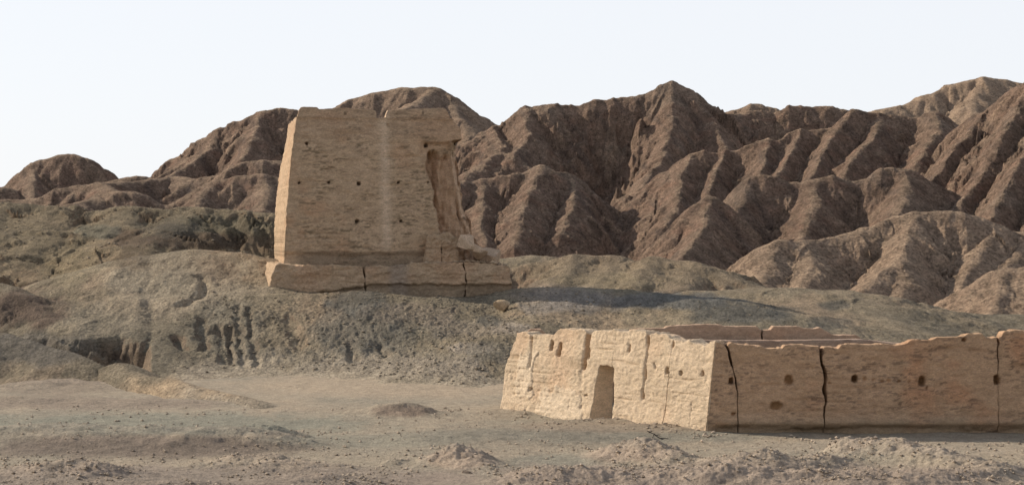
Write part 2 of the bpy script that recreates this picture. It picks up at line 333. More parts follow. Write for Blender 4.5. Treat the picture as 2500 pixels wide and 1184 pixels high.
mt('mountain', 'dark brown ridge with a lit left shoulder in the middle of the right hills', [
    dict(p=[(1775, 660, 262), (1790, 560, 272), (1800, 500, 276), (1818, 462, 278), (1835, 436, 280), (1865, 427, 280), (1895, 432, 280), (1930, 443, 280), (1965, 447, 280), (2000, 438, 280), (2030, 428, 280), (2060, 436, 280), (2100, 441, 280), (2135, 432, 280), (2152, 412, 280), (2180, 409, 280), (2215, 415, 280), (2260, 440, 280), (2310, 462, 280), (2345, 478, 280), (2390, 486, 280), (2430, 510, 278), (2500, 560, 275)], k=1.04, r=.8),
    dict(p=[(1835, 436, 280), (1805, 500, 274), (1770, 545, 268), (1720, 590, 260), (1690, 640, 254)], k=0.98, r=.8),
    dict(p=[(1990, 440, 280), (1980, 520, 268), (1950, 600, 258)], k=1.04, r=1.5),
    dict(p=[(2215, 415, 280), (2210, 480, 270), (2180, 540, 262)], k=1.04, r=1.5)],
   1600, 2560, 225, 305, 500, 230, amp=.07, wave=7, rough=.5, rw=4, warp2=3, crag=1.3)
mt('mountain', 'narrow sharp spur descending left beside the dark brown ridge', [
    dict(p=[(1600, 650, 256), (1625, 618, 258), (1650, 578, 260), (1675, 535, 263), (1700, 500, 265), (1725, 486, 266), (1745, 485, 266), (1770, 500, 266), (1790, 540, 264), (1820, 600, 260)], k=1.04, r=.7),
    dict(p=[(1735, 485, 266), (1715, 560, 256), (1670, 620, 248), (1660, 670, 244)], k=0.98, r=.8)],
   1560, 1860, 225, 285, 190, 170, amp=.10, wave=6)
mt('mountain', 'long smooth-crested tan brown hill nearest the fort on the right', [
    dict(p=[(1790, 700, 222), (1830, 668, 226), (1850, 645, 228), (1870, 618, 230), (1890, 595, 230), (1905, 588, 230), (1940, 590, 231), (1975, 591, 232), (2010, 581, 233), (2045, 578, 234), (2090, 566, 235), (2130, 552, 236), (2160, 540, 237), (2190, 526, 238), (2230, 521, 238), (2290, 517, 238), (2340, 517, 238), (2385, 527, 238), (2440, 550, 238), (2500, 572, 238), (2560, 590, 238), (2700, 620, 238)], k=.75, r=1.2),
    dict(p=[(2235, 521, 238), (2225, 570, 232), (2205, 620, 226), (2150, 665, 219), (2095, 715, 213), (2060, 750, 208)], k=.70, r=.8),
    dict(p=[(1895, 592, 230), (1880, 640, 224), (1850, 690, 218)], k=.70, r=1.2),
    dict(p=[(1975, 591, 232), (1975, 650, 223), (1955, 700, 216)], k=.70, r=1.5),
    dict(p=[(2200, 640, 224), (2215, 690, 217), (2180, 740, 211)], k=.70, r=.8),
    dict(p=[(2420, 545, 238), (2405, 600, 231), (2360, 660, 224), (2325, 720, 217), (2300, 760, 212)], k=.75, r=.7),
    dict(p=[(2500, 572, 238), (2490, 620, 231), (2450, 660, 226)], k=.75, r=.7)],
   1740, 2760, 190, 262, 560, 260, amp=.07, wave=8, warp2=2.5, crag=.9, pale=.48)
mt('mountain', 'lowest brown spur at the right edge, in front of the smooth-crested hill', [
    dict(p=[(2290, 800, 200), (2325, 765, 203), (2360, 722, 206), (2390, 692, 208), (2425, 668, 210), (2470, 655, 210), (2520, 650, 210), (2620, 650, 210), (2750, 680, 210)], k=.70, r=.8),
    dict(p=[(2440, 662, 210), (2440, 720, 202), (2420, 770, 197)], k=.70, r=.8), dict(p=[(2520, 650, 210), (2500, 740, 200), (2490, 790, 195)], k=.70, r=.8)],
   2240, 2760, 175, 230, 270, 150, amp=.07, wave=7, warp2=2, crag=.7, pale=.42)

# ------------------------------------------------------------------ gravel hills
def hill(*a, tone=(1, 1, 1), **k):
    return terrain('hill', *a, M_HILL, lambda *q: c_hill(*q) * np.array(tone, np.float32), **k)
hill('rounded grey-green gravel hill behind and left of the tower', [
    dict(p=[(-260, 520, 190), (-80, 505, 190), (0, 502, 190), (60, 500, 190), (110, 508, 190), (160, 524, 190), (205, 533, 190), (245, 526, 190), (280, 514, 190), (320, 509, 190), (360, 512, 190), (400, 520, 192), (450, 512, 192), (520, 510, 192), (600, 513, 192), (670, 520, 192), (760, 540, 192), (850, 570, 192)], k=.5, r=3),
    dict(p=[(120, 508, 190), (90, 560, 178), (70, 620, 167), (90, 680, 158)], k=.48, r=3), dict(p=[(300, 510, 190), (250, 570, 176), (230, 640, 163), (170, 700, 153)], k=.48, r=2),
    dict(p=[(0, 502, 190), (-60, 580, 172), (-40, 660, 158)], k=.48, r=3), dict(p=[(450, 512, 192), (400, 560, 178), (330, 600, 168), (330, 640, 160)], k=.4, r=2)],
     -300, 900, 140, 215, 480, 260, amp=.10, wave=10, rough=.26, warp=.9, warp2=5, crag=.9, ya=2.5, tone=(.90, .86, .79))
hill('low grey-green mound just right of the tower, the farther one', [
    dict(p=[(1120, 650, 200), (1220, 630, 200), (1300, 624, 200), (1370, 628, 200), (1430, 645, 198), (1480, 670, 196)], k=.4, r=2)],
     1080, 1540, 178, 215, 190, 80, amp=.05, wave=5, rough=.2)
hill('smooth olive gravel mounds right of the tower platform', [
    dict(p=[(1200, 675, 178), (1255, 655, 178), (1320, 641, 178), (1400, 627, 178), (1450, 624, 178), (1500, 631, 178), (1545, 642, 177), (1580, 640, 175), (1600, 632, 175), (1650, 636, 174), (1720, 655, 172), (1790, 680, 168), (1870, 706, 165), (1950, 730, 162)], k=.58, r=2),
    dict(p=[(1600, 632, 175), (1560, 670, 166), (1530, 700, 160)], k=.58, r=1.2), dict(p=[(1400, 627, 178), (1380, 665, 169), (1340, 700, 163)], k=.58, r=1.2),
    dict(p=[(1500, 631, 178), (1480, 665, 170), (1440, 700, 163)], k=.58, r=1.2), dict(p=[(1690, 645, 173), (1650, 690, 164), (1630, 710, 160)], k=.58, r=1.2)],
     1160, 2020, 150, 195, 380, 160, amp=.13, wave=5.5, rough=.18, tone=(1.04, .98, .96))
hill('long low grey-green hill behind the fort on the right', [
    dict(p=[(1640, 730, 152), (1700, 712, 152), (1800, 707, 152), (1900, 710, 152), (2000, 712, 150), (2080, 722, 150), (2150, 740, 149), (2250, 765, 148), (2330, 785, 146), (2420, 798, 145), (2500, 802, 145), (2700, 815, 145)], k=.22, r=2),
    dict(p=[(2330, 785, 150), (2385, 771, 152), (2440, 768, 152), (2500, 767, 152), (2600, 764, 152), (2760, 762, 152)], k=.3, r=1.5),
    dict(p=[(1900, 710, 152), (1960, 760, 138), (2000, 800, 128)], k=.25, r=1.5), dict(p=[(2080, 722, 150), (2150, 780, 136), (2200, 810, 128)], k=.25, r=1.5)],
     1600, 2760, 112, 165, 420, 190, amp=.05, wave=5, rough=.2)

def t_extra(X, Y, H):
    px, py = proj(X, Y, H)
    a = ss(440, 560, px) * ss(1330, 1230, px) * ss(715, 745, py)
    cl = np.abs(fbm(X / .7, Y / 1.6, 4, 25, .6))
    H = H + (.03 + .07 * a) * (cl - .3) * ss(-.2, .6, H)
    cut = ss(372, 335, px) * ss(40, 90, px)                     # undercut bank above the gully
    h0 = .95; soft = np.where(H > h0, H - .17, np.where(H < -h0, -.17, (H + h0) ** 2 / (4 * h0) - .17))
    H = H * cut + soft * (1 - cut)
    return H - 1.7 * ss(1.75, 1.15, H + .18 * fbm(X / 1.6, Y / 2.5, 3, 29)) * cut
T_GROOVES = [dict(p=[(60, 822, 120), (110, 838, 118), (160, 853, 115.8), (210, 874, 113.9), (260, 896, 112), (320, 925, 109.5), (350, 937, 108.5)], d=1.9, w=.8), dict(p=[(580, 735, 132), (582, 800, 125.5), (590, 880, 120), (600, 915, 117)], d=.19, w=.2), dict(p=[(605, 740, 131.5), (612, 800, 125.5), (622, 870, 120.5), (632, 915, 117)], d=.19, w=.2),
             dict(p=[(535, 790, 126.5), (540, 850, 122), (545, 905, 118)], d=.19, w=.2), dict(p=[(560, 800, 126), (562, 910, 118)], d=.35, w=.2), dict(p=[(527, 805, 125.5), (560, 812, 125)], d=.7, w=.5), dict(p=[(855, 850, 122), (865, 900, 118.5)], d=.3, w=.25),
             dict(p=[(490, 770, 128), (500, 860, 121)], d=.3, w=.3), dict(p=[(430, 840, 123), (450, 870, 121)], d=.4, w=.4), dict(p=[(925, 850, 122), (945, 905, 118.5)], d=.22, w=.2),
             dict(p=[(490, 655, 140), (505, 690, 137.5), (470, 735, 133), (445, 755, 131)], d=.30, w=.35), dict(p=[(700, 760, 129), (730, 850, 122)], d=.25, w=.5)]
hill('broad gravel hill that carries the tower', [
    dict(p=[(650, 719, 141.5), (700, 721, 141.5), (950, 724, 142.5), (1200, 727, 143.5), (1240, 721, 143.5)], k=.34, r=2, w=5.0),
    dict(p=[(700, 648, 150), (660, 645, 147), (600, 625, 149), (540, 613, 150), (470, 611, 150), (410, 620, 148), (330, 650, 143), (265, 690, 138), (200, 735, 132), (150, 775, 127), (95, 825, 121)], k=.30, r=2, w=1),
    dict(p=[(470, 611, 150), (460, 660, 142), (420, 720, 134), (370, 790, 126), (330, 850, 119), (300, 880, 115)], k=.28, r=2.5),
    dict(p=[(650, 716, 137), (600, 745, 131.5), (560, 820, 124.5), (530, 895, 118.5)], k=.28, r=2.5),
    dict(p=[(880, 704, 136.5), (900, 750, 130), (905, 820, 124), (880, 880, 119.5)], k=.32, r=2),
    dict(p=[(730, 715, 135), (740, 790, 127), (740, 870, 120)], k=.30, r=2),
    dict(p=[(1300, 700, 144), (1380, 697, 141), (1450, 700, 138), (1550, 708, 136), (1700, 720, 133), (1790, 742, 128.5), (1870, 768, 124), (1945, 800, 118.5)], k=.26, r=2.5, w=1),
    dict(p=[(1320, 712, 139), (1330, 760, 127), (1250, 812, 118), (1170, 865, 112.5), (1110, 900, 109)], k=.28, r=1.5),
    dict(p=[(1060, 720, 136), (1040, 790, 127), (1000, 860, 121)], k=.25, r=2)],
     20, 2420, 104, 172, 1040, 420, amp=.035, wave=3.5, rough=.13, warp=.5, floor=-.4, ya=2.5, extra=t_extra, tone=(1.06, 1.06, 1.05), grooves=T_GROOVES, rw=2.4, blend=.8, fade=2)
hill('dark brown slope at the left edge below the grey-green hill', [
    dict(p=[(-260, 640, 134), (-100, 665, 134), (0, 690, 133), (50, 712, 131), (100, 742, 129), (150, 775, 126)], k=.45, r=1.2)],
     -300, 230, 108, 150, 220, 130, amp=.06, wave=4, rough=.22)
def shoulder_back(X, Y, H):
    px = X / Y * F + 1250; yc = np.interp(px, [-300, 0, 150, 250, 345], [116, 114, 110.5, 108, 106])
    return H - .9 * np.maximum(0, Y - yc - .3)
hill('smooth dark gravel shoulder in the lower left, beside the gully', [
    dict(p=[(-300, 760, 116), (-150, 780, 115), (0, 812, 114), (60, 828, 113), (110, 842, 112), (150, 855, 110.5), (200, 878, 109.5), (250, 900, 108), (300, 920, 107), (345, 938, 106)], k=.27, r=1.2)],
     -330, 420, 92, 126, 300, 150, amp=.03, wave=3, rough=.12, extra=shoulder_back)
hill('long tan earth bank at the foot of the tower hill, by the gully mouth', [
    dict(p=[(285, 885, 107.5), (310, 905, 105.5), (345, 920, 103.5), (400, 924, 102), (470, 940, 99), (540, 958, 96), (600, 972, 94), (640, 985, 92)], k=.5, r=.6)],
     240, 680, 86, 114, 240, 150, amp=.05, wave=2.2, rough=.10, blend=.5)

# ------------------------------------------------------------------ ground
def gpos(px, py):                       # point of the flat plain seen at a pixel
    Y = CZ * F / (py - HY); return (px - 1250) / F * Y, Y
MOUNDS = [(2090, 1120, .9, .8, .42, .1), (2180, 1130, 1.0, .8, .42, .1), (2270, 1142, 1.0, .8, .42, .1), (2350, 1156, 1.0, .8, .40, .1), (2420, 1172, 1.0, .8, .35, .1), (1590, 1122, .9, 1.0, .35, .1), (1650, 1135, .9, 1.0, .3, .1), (100, 1072, 3.5, .7, .20, .03), (350, 1074, 3.5, .7, .22, .03), (560, 1078, 2.6, .6, .24, .03), (670, 1078, 1.2, .6, .30, .03),   # px, py, radius x (m), radius y (m), height, rough
    (985, 1010, 1.5, 1.1, .42, .05), (930, 1012, 1.8, .9, .2, .03), (1120, 1128, 1.15, 1.3, .55, .22), (1170, 1140, .9, 1.2, .25, .15), (965, 1130, .5, .5, .2, .06),
    (1540, 1118, 1.3, 1.6, .52, .22), (1620, 1128, 1.1, 1.3, .3, .2), (1480, 1150, 1.3, 1.0, .2, .12), (2050, 1118, .55, .7, .42, .15), (2130, 1126, 1.5, .9, .45, .14), (2240, 1134, 1.6, .9, .42, .14),
    (2350, 1145, 1.5, .9, .38, .14), (2430, 1165, 1.2, .8, .35, .14), (1780, 1150, 2.0, 1.2, .38, .2), (1900, 1150, 1.6, 1.0, .42, .2), (2010, 1140, 1.0, .9, .35, .16), (2150, 1185, 2.2, 1.4, .4, .18),
    (1330, 1178, 1.5, 1.2, .45, .2), (1440, 1176, 1.0, 1.0, .3, .2), (1620, 1176, 1.6, 1.2, .38, .22), (1760, 1182, 1.5, 1.0, .42, .22), (1900, 1184, 1.8, 1.0, .42, .2), (2330, 1182, 1.7, 1.0, .36, .15),
    (130, 1160, 1.9, 1.5, .42, .16), (230, 1165, 1.6, 1.3, .35, .16), (20, 1150, .8, .6, .15, .1), (620, 1140, 1.9, 1.3, .45, .13), (720, 1150, 1.6, 1.2, .3, .13), (760, 1180, 1.6, .9, .25, .1), (390, 1190, 2.0, .9, .25, .08),
    (40, 1080, 3.2, 2.2, .32, .08), (180, 1085, 3.2, 2.2, .34, .08), (330, 1088, 3.0, 2.1, .34, .08), (460, 1090, 2.8, 2.0, .36, .08), (580, 1092, 2.6, 1.9, .36, .08), (660, 1090, 1.3, 1.6, .30, .08), (-120, 1085, 4, 2.5, .3, .08),
    (70, 925, 3.0, 3.0, .55, .1), (150, 945, 3.2, 2.6, .35, .08), (20, 985, 3.2, 1.8, .3, .04), (400, 985, 4.5, 1.8, .22, .04), (1330, 1062, 5.0, 2.2, .16, .05), (1150, 1068, 3.0, 1.5, .12, .04), (1300, 1175, .01, .01, 0, 0),
    (1640, 1048, 3.2, 1.1, .18, .05), (1500, 1034, 3.0, .9, .16, .05), (1250, 1008, 3.0, 1.3, .12, .03), (2300, 1110, 6.0, 1.6, .14, .02), (1180, 905, 4, 4, .5, .06), (1520, 1105, .01, .01, 0, 0)]
u = np.unique(np.concatenate([np.linspace(-3.5, -.36, 14), np.linspace(-.36, -.27, 20), np.linspace(-.27, .27, 1150), np.linspace(.27, .36, 20), np.linspace(.36, 3.5, 14)]))
yr = np.concatenate([np.linspace(-60, 40, 10), np.linspace(45, 60, 12), CZ * F / (np.linspace(1215, 900, 560) - HY)[1:], np.linspace(121, 200, 40), np.linspace(215, 700, 30), np.array([900, 1300, 2000, 4000, 8000])])
U, Y = np.meshgrid(u, yr); X = U * np.maximum(Y, 40)
near = ss(45, 60, Y) * ss(260, 160, Y) * ss(.5, .3, np.abs(U))
Z = (.10 * fbm(X / 9, Y / 9, 3, 80) + .035 * fbm(X / 2.1, Y / 2.6, 4, 82) + .012 * fbm(X / .5, Y / .6, 3, 84)) * near
rg = np.zeros_like(Z)
for (a, b, rx, ry, h, rr) in MOUNDS:
    x0, y0 = gpos(a, b); dx = X - x0; dy = Y - y0
    q = np.hypot(dx / rx, dy / ry) + .0
    m = np.abs(q) < 3.2
    if not m.any(): continue
    qq = q[m] + .22 * fbm(X[m] / (.6 * rx + .01), Y[m] / (.6 * ry + .01), 3, int(a))
    g = np.exp(-(np.maximum(qq, 0) * 1.05) ** 2.0)
    Z[m] = smax(Z[m], Z[m] * .4 + h * g, .08) if False else Z[m] + h * g * (1 - .25 * np.clip(Z[m] / .5, 0, 1))
    rg[m] = np.maximum(rg[m], rr * g)
crumb = np.abs(fbm(X / .42, Y / .42, 4, 90, .6))
Z += rg * (.28 * crumb - .05 + .45 * fbm(X / 1.3, Y / 1.3, 4, 97)) * near
Z += .018 * np.abs(fbm(X / .16, Y / .2, 2, 92)) * near * ss(110, 85, Y)
# stony rough band between the plain and the foreground heaps
PX, PY = proj(X, Y, Z)
ro = fbm(X / 3, Y / 3, 3, 95)
n = fbm(X / 7, Y / 9, 4, 100); m_ = .6 * fbm(X / 1.6, Y / 3.5, 5, 103); q = fbm(X / .35, Y / .35, 3, 107)
c = np.zeros(X.shape + (3,), np.float32) + np.array((.31, .258, .192), np.float32)
c = mixv(c, (.25, .222, .172), ss(-.1, .8, n + .3 * m_) * .7)
c = mixv(c, (.36, .285, .205), ss(.1, .9, -n + .4 * m_) * .6)
for (ax, ay, rx, ry, col, a) in [(420, 1035, 560, 30, (.222, .212, .166), .9), (1500, 1060, 500, 22, (.215, .203, .162), .7), (900, 1075, 330, 18, (.25, .23, .178), .7), (1350, 1130, 130, 22, (.22, .207, .165), .7), (1300, 1065, 330, 30, (.20, .178, .14), .6), (1000, 940, 420, 32, (.36, .285, .205), .8), (330, 1090, 420, 30, (.165, .130, .103), .85),
                                 (500, 1170, 700, 40, (.235, .19, .155), .75), (1800, 1165, 800, 40, (.29, .228, .18), .75), (2200, 1090, 500, 22, (.33, .275, .21), .6), (1500, 1040, 260, 18, (.28, .215, .155), .6), (985, 1003, 80, 16, (.24, .175, .13), .7),
                                 (1120, 1120, 90, 26, (.33, .25, .185), .7), (1540, 1110, 110, 22, (.33, .25, .19), .6), (120, 935, 160, 40, (.23, .18, .135), .6), (250, 985, 350, 16, (.23, .18, .14), .6)]:
    d = np.hypot((PX - ax) / rx, (PY - ay) / ry) + .35 * m_
    c = mixv(c, col, ss(1.2, .6, d) * a)
c *= (1 + .08 * q)[..., None]
c = mixv(c, (.32, .25, .195), ss(.03, .12, rg) * .5)
idx = None
tag(grid_obj('ground', X, Y, Z, M_GROUND, c), 'gravelly desert plain with low heaps of dug earth', kind='structure')
GX, GU, GYr, GZ = X, u, yr, Z
def ground_z(x, y):
    j = int(np.clip(np.searchsorted(GYr, y), 1, len(GYr) - 1)); i = int(np.clip(np.searchsorted(GU, x / max(y, 40)), 1, len(GU) - 1))
    return float(GZ[j, i])

# ------------------------------------------------------------------ rammed-earth walls
class Frame:
    """a wall's outer face: origin, direction along it, inward normal, batter (inward lean per metre of height)"""
    def __init__(s, p0, p1, batter=0., z0=0.):
        s.o = np.array(p0, float); d = np.array(p1, float) - s.o; s.L = np.hypot(*d); s.a = d / s.L; s.n = np.array((-s.a[1], s.a[0])); s.b = batter; s.z0 = z0
    def px(s, px, py, d=0.):
        u = (px - 1250) / F; dd = d; z = 0
        for _ in range(5):
            ox, oy = s.o + s.n * dd
            t = (u * oy - ox) / (s.a[0] - u * s.a[1]); Yv = oy + s.a[1] * t
            z = CZ - (py - HY) / F * Yv; dd = d + s.b * (z - s.z0)
        return t, z
    def s(s, px, py=900, d=0.): return s.px(px, py, d)[0]
    def z(s, px, py, d=0.): return s.px(px, py, d)[1]
def curve(pts):
    p = np.array(sorted(pts)); return lambda x: np.interp(x, p[:, 0], p[:, 1])

def section(fr, sL, sR, zb, zt, T, step=.05, nt=14, carve=None, rough=.05, name='wall_section', parent=None, mat=None, colour=None, strata=.03, pillow=.0, seed=0, zstep=None, inner=None, Ttop=None, endshift=1.0, fine=.5):
    """one closed block of rammed earth. sL, sR: f(z, depth) ends; zb, zt: f(s) bottom and top; carve: f(s,z) metres cut into the outer face"""
    zs = zstep or step
    s0, s1 = float(np.min(sL(np.array([0., 2., 8.]), 0.))), float(np.max(sR(np.array([0., 2., 8.]), 0.)))
    ns = max(3, int((s1 - s0) / step)); smid = np.linspace(s0, s1, 60)
    nf = max(4, int(np.max(zt(smid) - zb(smid)) / zs))
    i = np.linspace(0, 1, ns + 1)[:, None]; j = np.linspace(0, 1, nf + 1)[None, :]
    Tt = T if Ttop is None else Ttop
    def place(i, j, w):                         # i along, j up, w 0 outer .. 1 inner
        s_ = s0 + (s1 - s0) * i + 0 * j; 
        for _ in range(3):
            z = zb(s_) * (1 - j) + zt(s_) * j
            th = T + (Tt - T) * j; d = w * th
            s_ = sL(z, d) * (1 - i) + sR(z, d) * i
        z = zb(s_) * (1 - j) + zt(s_) * j
        return s_, z, d
    def pos(s_, z, d, w, i, j):
        bo = fr.b * (z - fr.z0); bi = bo                       # batter measured at outer face
        D = bo + d * 1.0
        x = fr.o[0] + fr.a[0] * s_ + fr.n[0] * D; y = fr.o[1] + fr.a[1] * s_ + fr.n[1] * D
        # relief
        e = rough * fb3(x * 1.3, y * 1.3, z * 1.9, 4, 3 + seed) + fine * rough * fb3(x * 7, y * 7, z * 10, 3, 9)
        zz = z + .04 * fb3(x * .8, y * .8, z, 2, 21)
        st = v3(x * .7, y * .7, zz * 9.0, 33); st2 = v3(x * 2.2, y * 2.2, zz * 22.0, 35)
        patch = ss(.35, .7, v3(x * .45, y * .45, z * .5, 37) * .6 + v3(x * 1.6, y * 1.6, z * 1.8, 39) * .4)
        e = e - strata * ss(.55, .95, st) * (.4 + patch) - strata * .8 * ss(.6, .95, st2) * patch
        out = -e                                                # positive pushes inward
        if carve is not None: cv = carve(s_, z) * np.clip(1 - w * 3, 0, 1)
        else: cv = 0
        sg = 1 - 2 * w                                          # outer face moves one way, inner the other
        k = out * sg + cv
        x = x + fr.n[0] * k; y = y + fr.n[1] * k
        endw = (np.clip(1 - i * 14, 0, 1) - np.clip(1 - (1 - i) * 14, 0, 1)) * endshift
        x = x - fr.a[0] * e * endw * .6; y = y - fr.a[1] * e * endw * .6
        topw = ss(.9, 1, j); z = z + (e * .8 + .02 * fb3(x * 5, y * 5, z * 0, 2, 44)) * topw
        return np.stack([x + 0 * z, y + 0 * z, z], -1), cv + 0 * z, patch + 0 * z, st + 0 * z
    P = []; Fc = []; A = [[], [], [], [], []]; base = 0
    def add(i, j, w, flip=False):
        nonlocal base
        i, j, w = np.broadcast_arrays(i, j, w)
        s_, z, d = place(i, j, w); V, cv, pa, st = pos(s_, z, d, w, i, j)
        n, m = i.shape; idx = np.arange(n * m).reshape(n, m) + base
        q_ = np.stack([idx[:-1, :-1], idx[1:, :-1], idx[1:, 1:], idx[:-1, 1:]], -1).reshape(-1, 4)
        if flip: q_ = q_[:, ::-1]
        P.append(V.reshape(-1, 3)); Fc.append(q_); base += n * m
        for a_, v in zip(A, (s_, z, cv, pa, st)): a_.append(np.broadcast_to(v, (n, m)).ravel())
    wv = np.linspace(0, 1, nt + 1)
    add(i, j, np.zeros(1))                                       # outer
    add(i, j, np.ones(1), True)                                  # inner
    add(i, np.ones(1), wv[None, :])                              # top
    add(i, np.zeros(1), wv[None, :], True)                       # bottom
    add(wv[:, None] * 0, j, wv[:, None], True)                   # left end
    add(wv[:, None] * 0 + 1, j, wv[:, None])                     # right end
    V = np.concatenate(P); Q = np.concatenate(Fc); s_, z, cv, pa, st = [np.concatenate(a_) for a_ in A]
    # weld the shared border vertices
    key = np.round(V * 2000).astype(np.int64); _, first, inv = np.unique(key, axis=0, return_index=True, return_inverse=True); inv = inv.ravel()
    Q = inv[Q]; V = V[first]
    ok = (np.sort(Q, 1)[:, 1:] != np.sort(Q, 1)[:, :-1]).all(1); Q = Q[ok]
    tint = colour(V, s_[first], z[first], cv[first], pa[first], st[first])
    o = build(name, V, Q, mat or M_EARTH, tint, parent)
    return o

def hole_fn(fr, holes):
    """holes: px, py, width px, height px, depth m"""
    hs = []
    for (a, b, w_, h_, dp) in holes:
        s_, z_ = fr.px(a, b); s2 = fr.s(a + w_ / 2, b); z2 = fr.z(a, b - h_ / 2); hs.append((s_, z_, abs(s2 - s_) * .84, abs(z2 - z_) * .86, dp))
    def f(s_, z):
        t = np.zeros(np.broadcast(s_, z).shape)
        for (a, b, w_, h_, dp) in hs:
            r = (np.abs((s_ - a) / w_) ** 3 + np.abs((z - b) / h_) ** 3) ** (1 / 3.) * (1 + .35 * fb3(s_ * 5 + a, z * 5, z * 0, 3, 81))
            t = np.maximum(t, dp * ss(1.3, .8, r))
        return t
    return f
def groove_fn(fr, grooves):
    gs = []
    for pts, w_, dp in grooves:
        q = [fr.px(*p) for p in pts]; q = sorted([(b, a) for a, b in q]); gs.append((np.array(q), w_, dp))
    def f(s_, z):
        t = np.zeros(np.broadcast(s_, z).shape)
        for q, w_, dp in gs:
            c_ = np.interp(z, q[:, 0], q[:, 1]) + .03 * fb3(z * 3, z * 0, z * 0, 3, 77)
            v = ss(q[0, 0] - .1, q[0, 0] + .1, z) * ss(q[-1, 0] + .1, q[-1, 0] - .1, z)
            k_ = .25 + 1.3 * v3(z * 2.2 + dp * 40, z * 0 + w_ * 90, z * 0, 83); t = np.maximum(t, dp * v * np.minimum(1, k_) * np.exp(-((s_ - c_ - .04 * fb3(z * 6, z * 0, z * 0, 2, 85)) / (w_ * (.45 + .7 * k_))) ** 2))
        return t
    return f

def col_earth(base, red=0., plaster=0.):
    base = np.array(base, np.float32)
    def f(V, s_, z, cv, pa, st):
        x, y = V[:, 0], V[:, 1]
        n = fb3(x * .5, y * .5, z * .6, 3, 51); m = fb3(x * 3, y * 3, z * 7, 3, 53); k = fb3(x * .5, y * .5, z * 6, 3, 55)
        c = np.tile(base, (len(z), 1))
        c = mixv(c, base * np.array((1.05, .82, .72)), ss(.0, .5, n) * (.3 + red))
        c = mixv(c, base * np.array((1.08, 1.08, 1.1)), ss(.0, .5, -n) * .6)
        c = mixv(c, base * np.array((.66, .63, .62)), ss(.15, .6, m * .6 + k * .5) * .6)
        c = mixv(c, base * np.array((.62, .56, .5)), ss(.55, .95, st) * pa * .45)
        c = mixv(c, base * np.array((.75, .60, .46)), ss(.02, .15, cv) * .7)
        return c
    return f

WB = 0.13                                                     # batter of the fort walls
PA = world(1724, 1056, 80.2)[:2]; PB = world(1229, 1006, 90.6)[:2]
fort = bpy.data.objects.new('fort_enclosure', None); COL.objects.link(fort); fort.location = (PA[0], PA[1], 0)
tag(fort, 'roofless rammed-earth fort enclosure with a doorway, standing on the plain right of the tower', 'ruined fort')
def child(o, par=fort):
    o.parent = par; o.matrix_parent_inverse = par.matrix_basis.inverted() if False else __import__('mathutils').Matrix.Translation(-par.location); return o

G = Frame(PB, PA, WB)                                          # gate wall, B to A
gt = [G.px(*p) for p in [(1250, 809), (1289, 813), (1295, 819), (1306, 815), (1352, 815), (1358, 811), (1369, 802.5), (1410, 802.5), (1428, 806), (1431, 816), (1438, 816), (1443, 807), (1520, 806), (1573, 807), (1579, 819), (1588, 813), (1620, 817), (1630, 823), (1645, 831), (1680, 832), (1685, 837), (1720, 841), (1725, 837), (1760, 834)]]
_gt = curve(gt); gtop = lambda s_: _gt(s_) + .10 * fb3(np.asarray(s_, float) * 2.5, np.asarray(s_) * 0., np.asarray(s_) * 0., 4, 60)
gb = curve([(s_, z_ - .25) for s_, z_ in [G.px(1225, 1009), G.px(1364, 1007), G.px(1430, 1026), G.px(1493, 1023), G.px(1565, 1025), G.px(1628, 1040), G.px(1730, 1058)]])
SA = G.L; tanh_ = math.tan(.5 * math.acos(abs(G.a[0])))
ghole = hole_fn(G, [(1344, 843, 8, 24, .3), (1364, 853, 10, 34, .35), (1435, 864, 8, 26, .3), (1627, 905, 9, 18, .35), (1661, 911, 9, 11, .35), (1715, 911, 7, 13, .35), (1295, 950, 9, 9, .25), (1428, 965, 10, 5, .1)])
ggr = groove_fn(G, [([(1294, 819), (1296, 870), (1290, 900)], .06, .10), ([(1431, 815), (1427, 870), (1421, 905)], .10, .22), ([(1578, 818), (1576, 882), (1573, 920), (1566, 975)], .07, .16), ([(1534, 840), (1532, 862)], .06, .10), ([(1596, 885), (1600, 900)], .05, .1),
                    ([(1640, 832), (1638, 850)], .06, .1), ([(1392, 970), (1390, 1000)], .05, .06), ([(1417, 900), (1419, 1000)], .12, .06), ([(1685, 985), (1686, 1038)], .04, .06)])
def plaster_mask(s_, z):
    a1 = G.s(1262); a2 = G.s(1305); b1 = G.s(1330); b2 = G.s(1425)
    nz = .35 * fb3(s_ * 2.2, z * 2.2, z * 0, 4, 91)
    m1 = ss(a1 - .1, a1 + .15, s_ + nz) * ss(a2 + .1, a2 - .1, s_ + nz) * ss(.5, .8, z + nz) * ss(2.7, 2.4, z + nz)
    m2 = ss(b1 - .4, b1, s_ + nz) * ss(b2 + .3, b2, s_ + nz) * ss(1.5, .9, z + nz * 2)
    return np.maximum(m1, m2 * .8) * (1 + 0 * z)
def gcarve(s_, z):
    low = ss(.9, .0, z) * -.10 + .06 * ss(2.4, 3.4, z)
    endb = -.0
    return ghole(s_, z) + ggr(s_, z) + (low + .02) * ss(0, .6, SA - s_) - .035 * ss(.3, .6, plaster_mask(s_, z))
def gcol(V, s_, z, cv, pa, st):
    c = col_earth((.76, .59, .41))(V, s_, z, np.where(cv > .12, cv, 0), pa, st)
    return mixv(c, (.86, .69, .50), ss(.3, .7, plaster_mask(s_, z)) * .8)
GTh, GTt = 1.2, .8
def e_left(z, d): return -.12 + .5 * ss(1.6, 3.6, z) * .9 - .10 * np.sin(np.clip(z, 0, 3.5) * .9) + 0 * d   # rounded far end
FB = .07
PE = (30.0, 79.9)
FW = Frame((PA[0], PA[1]), PE, FB)
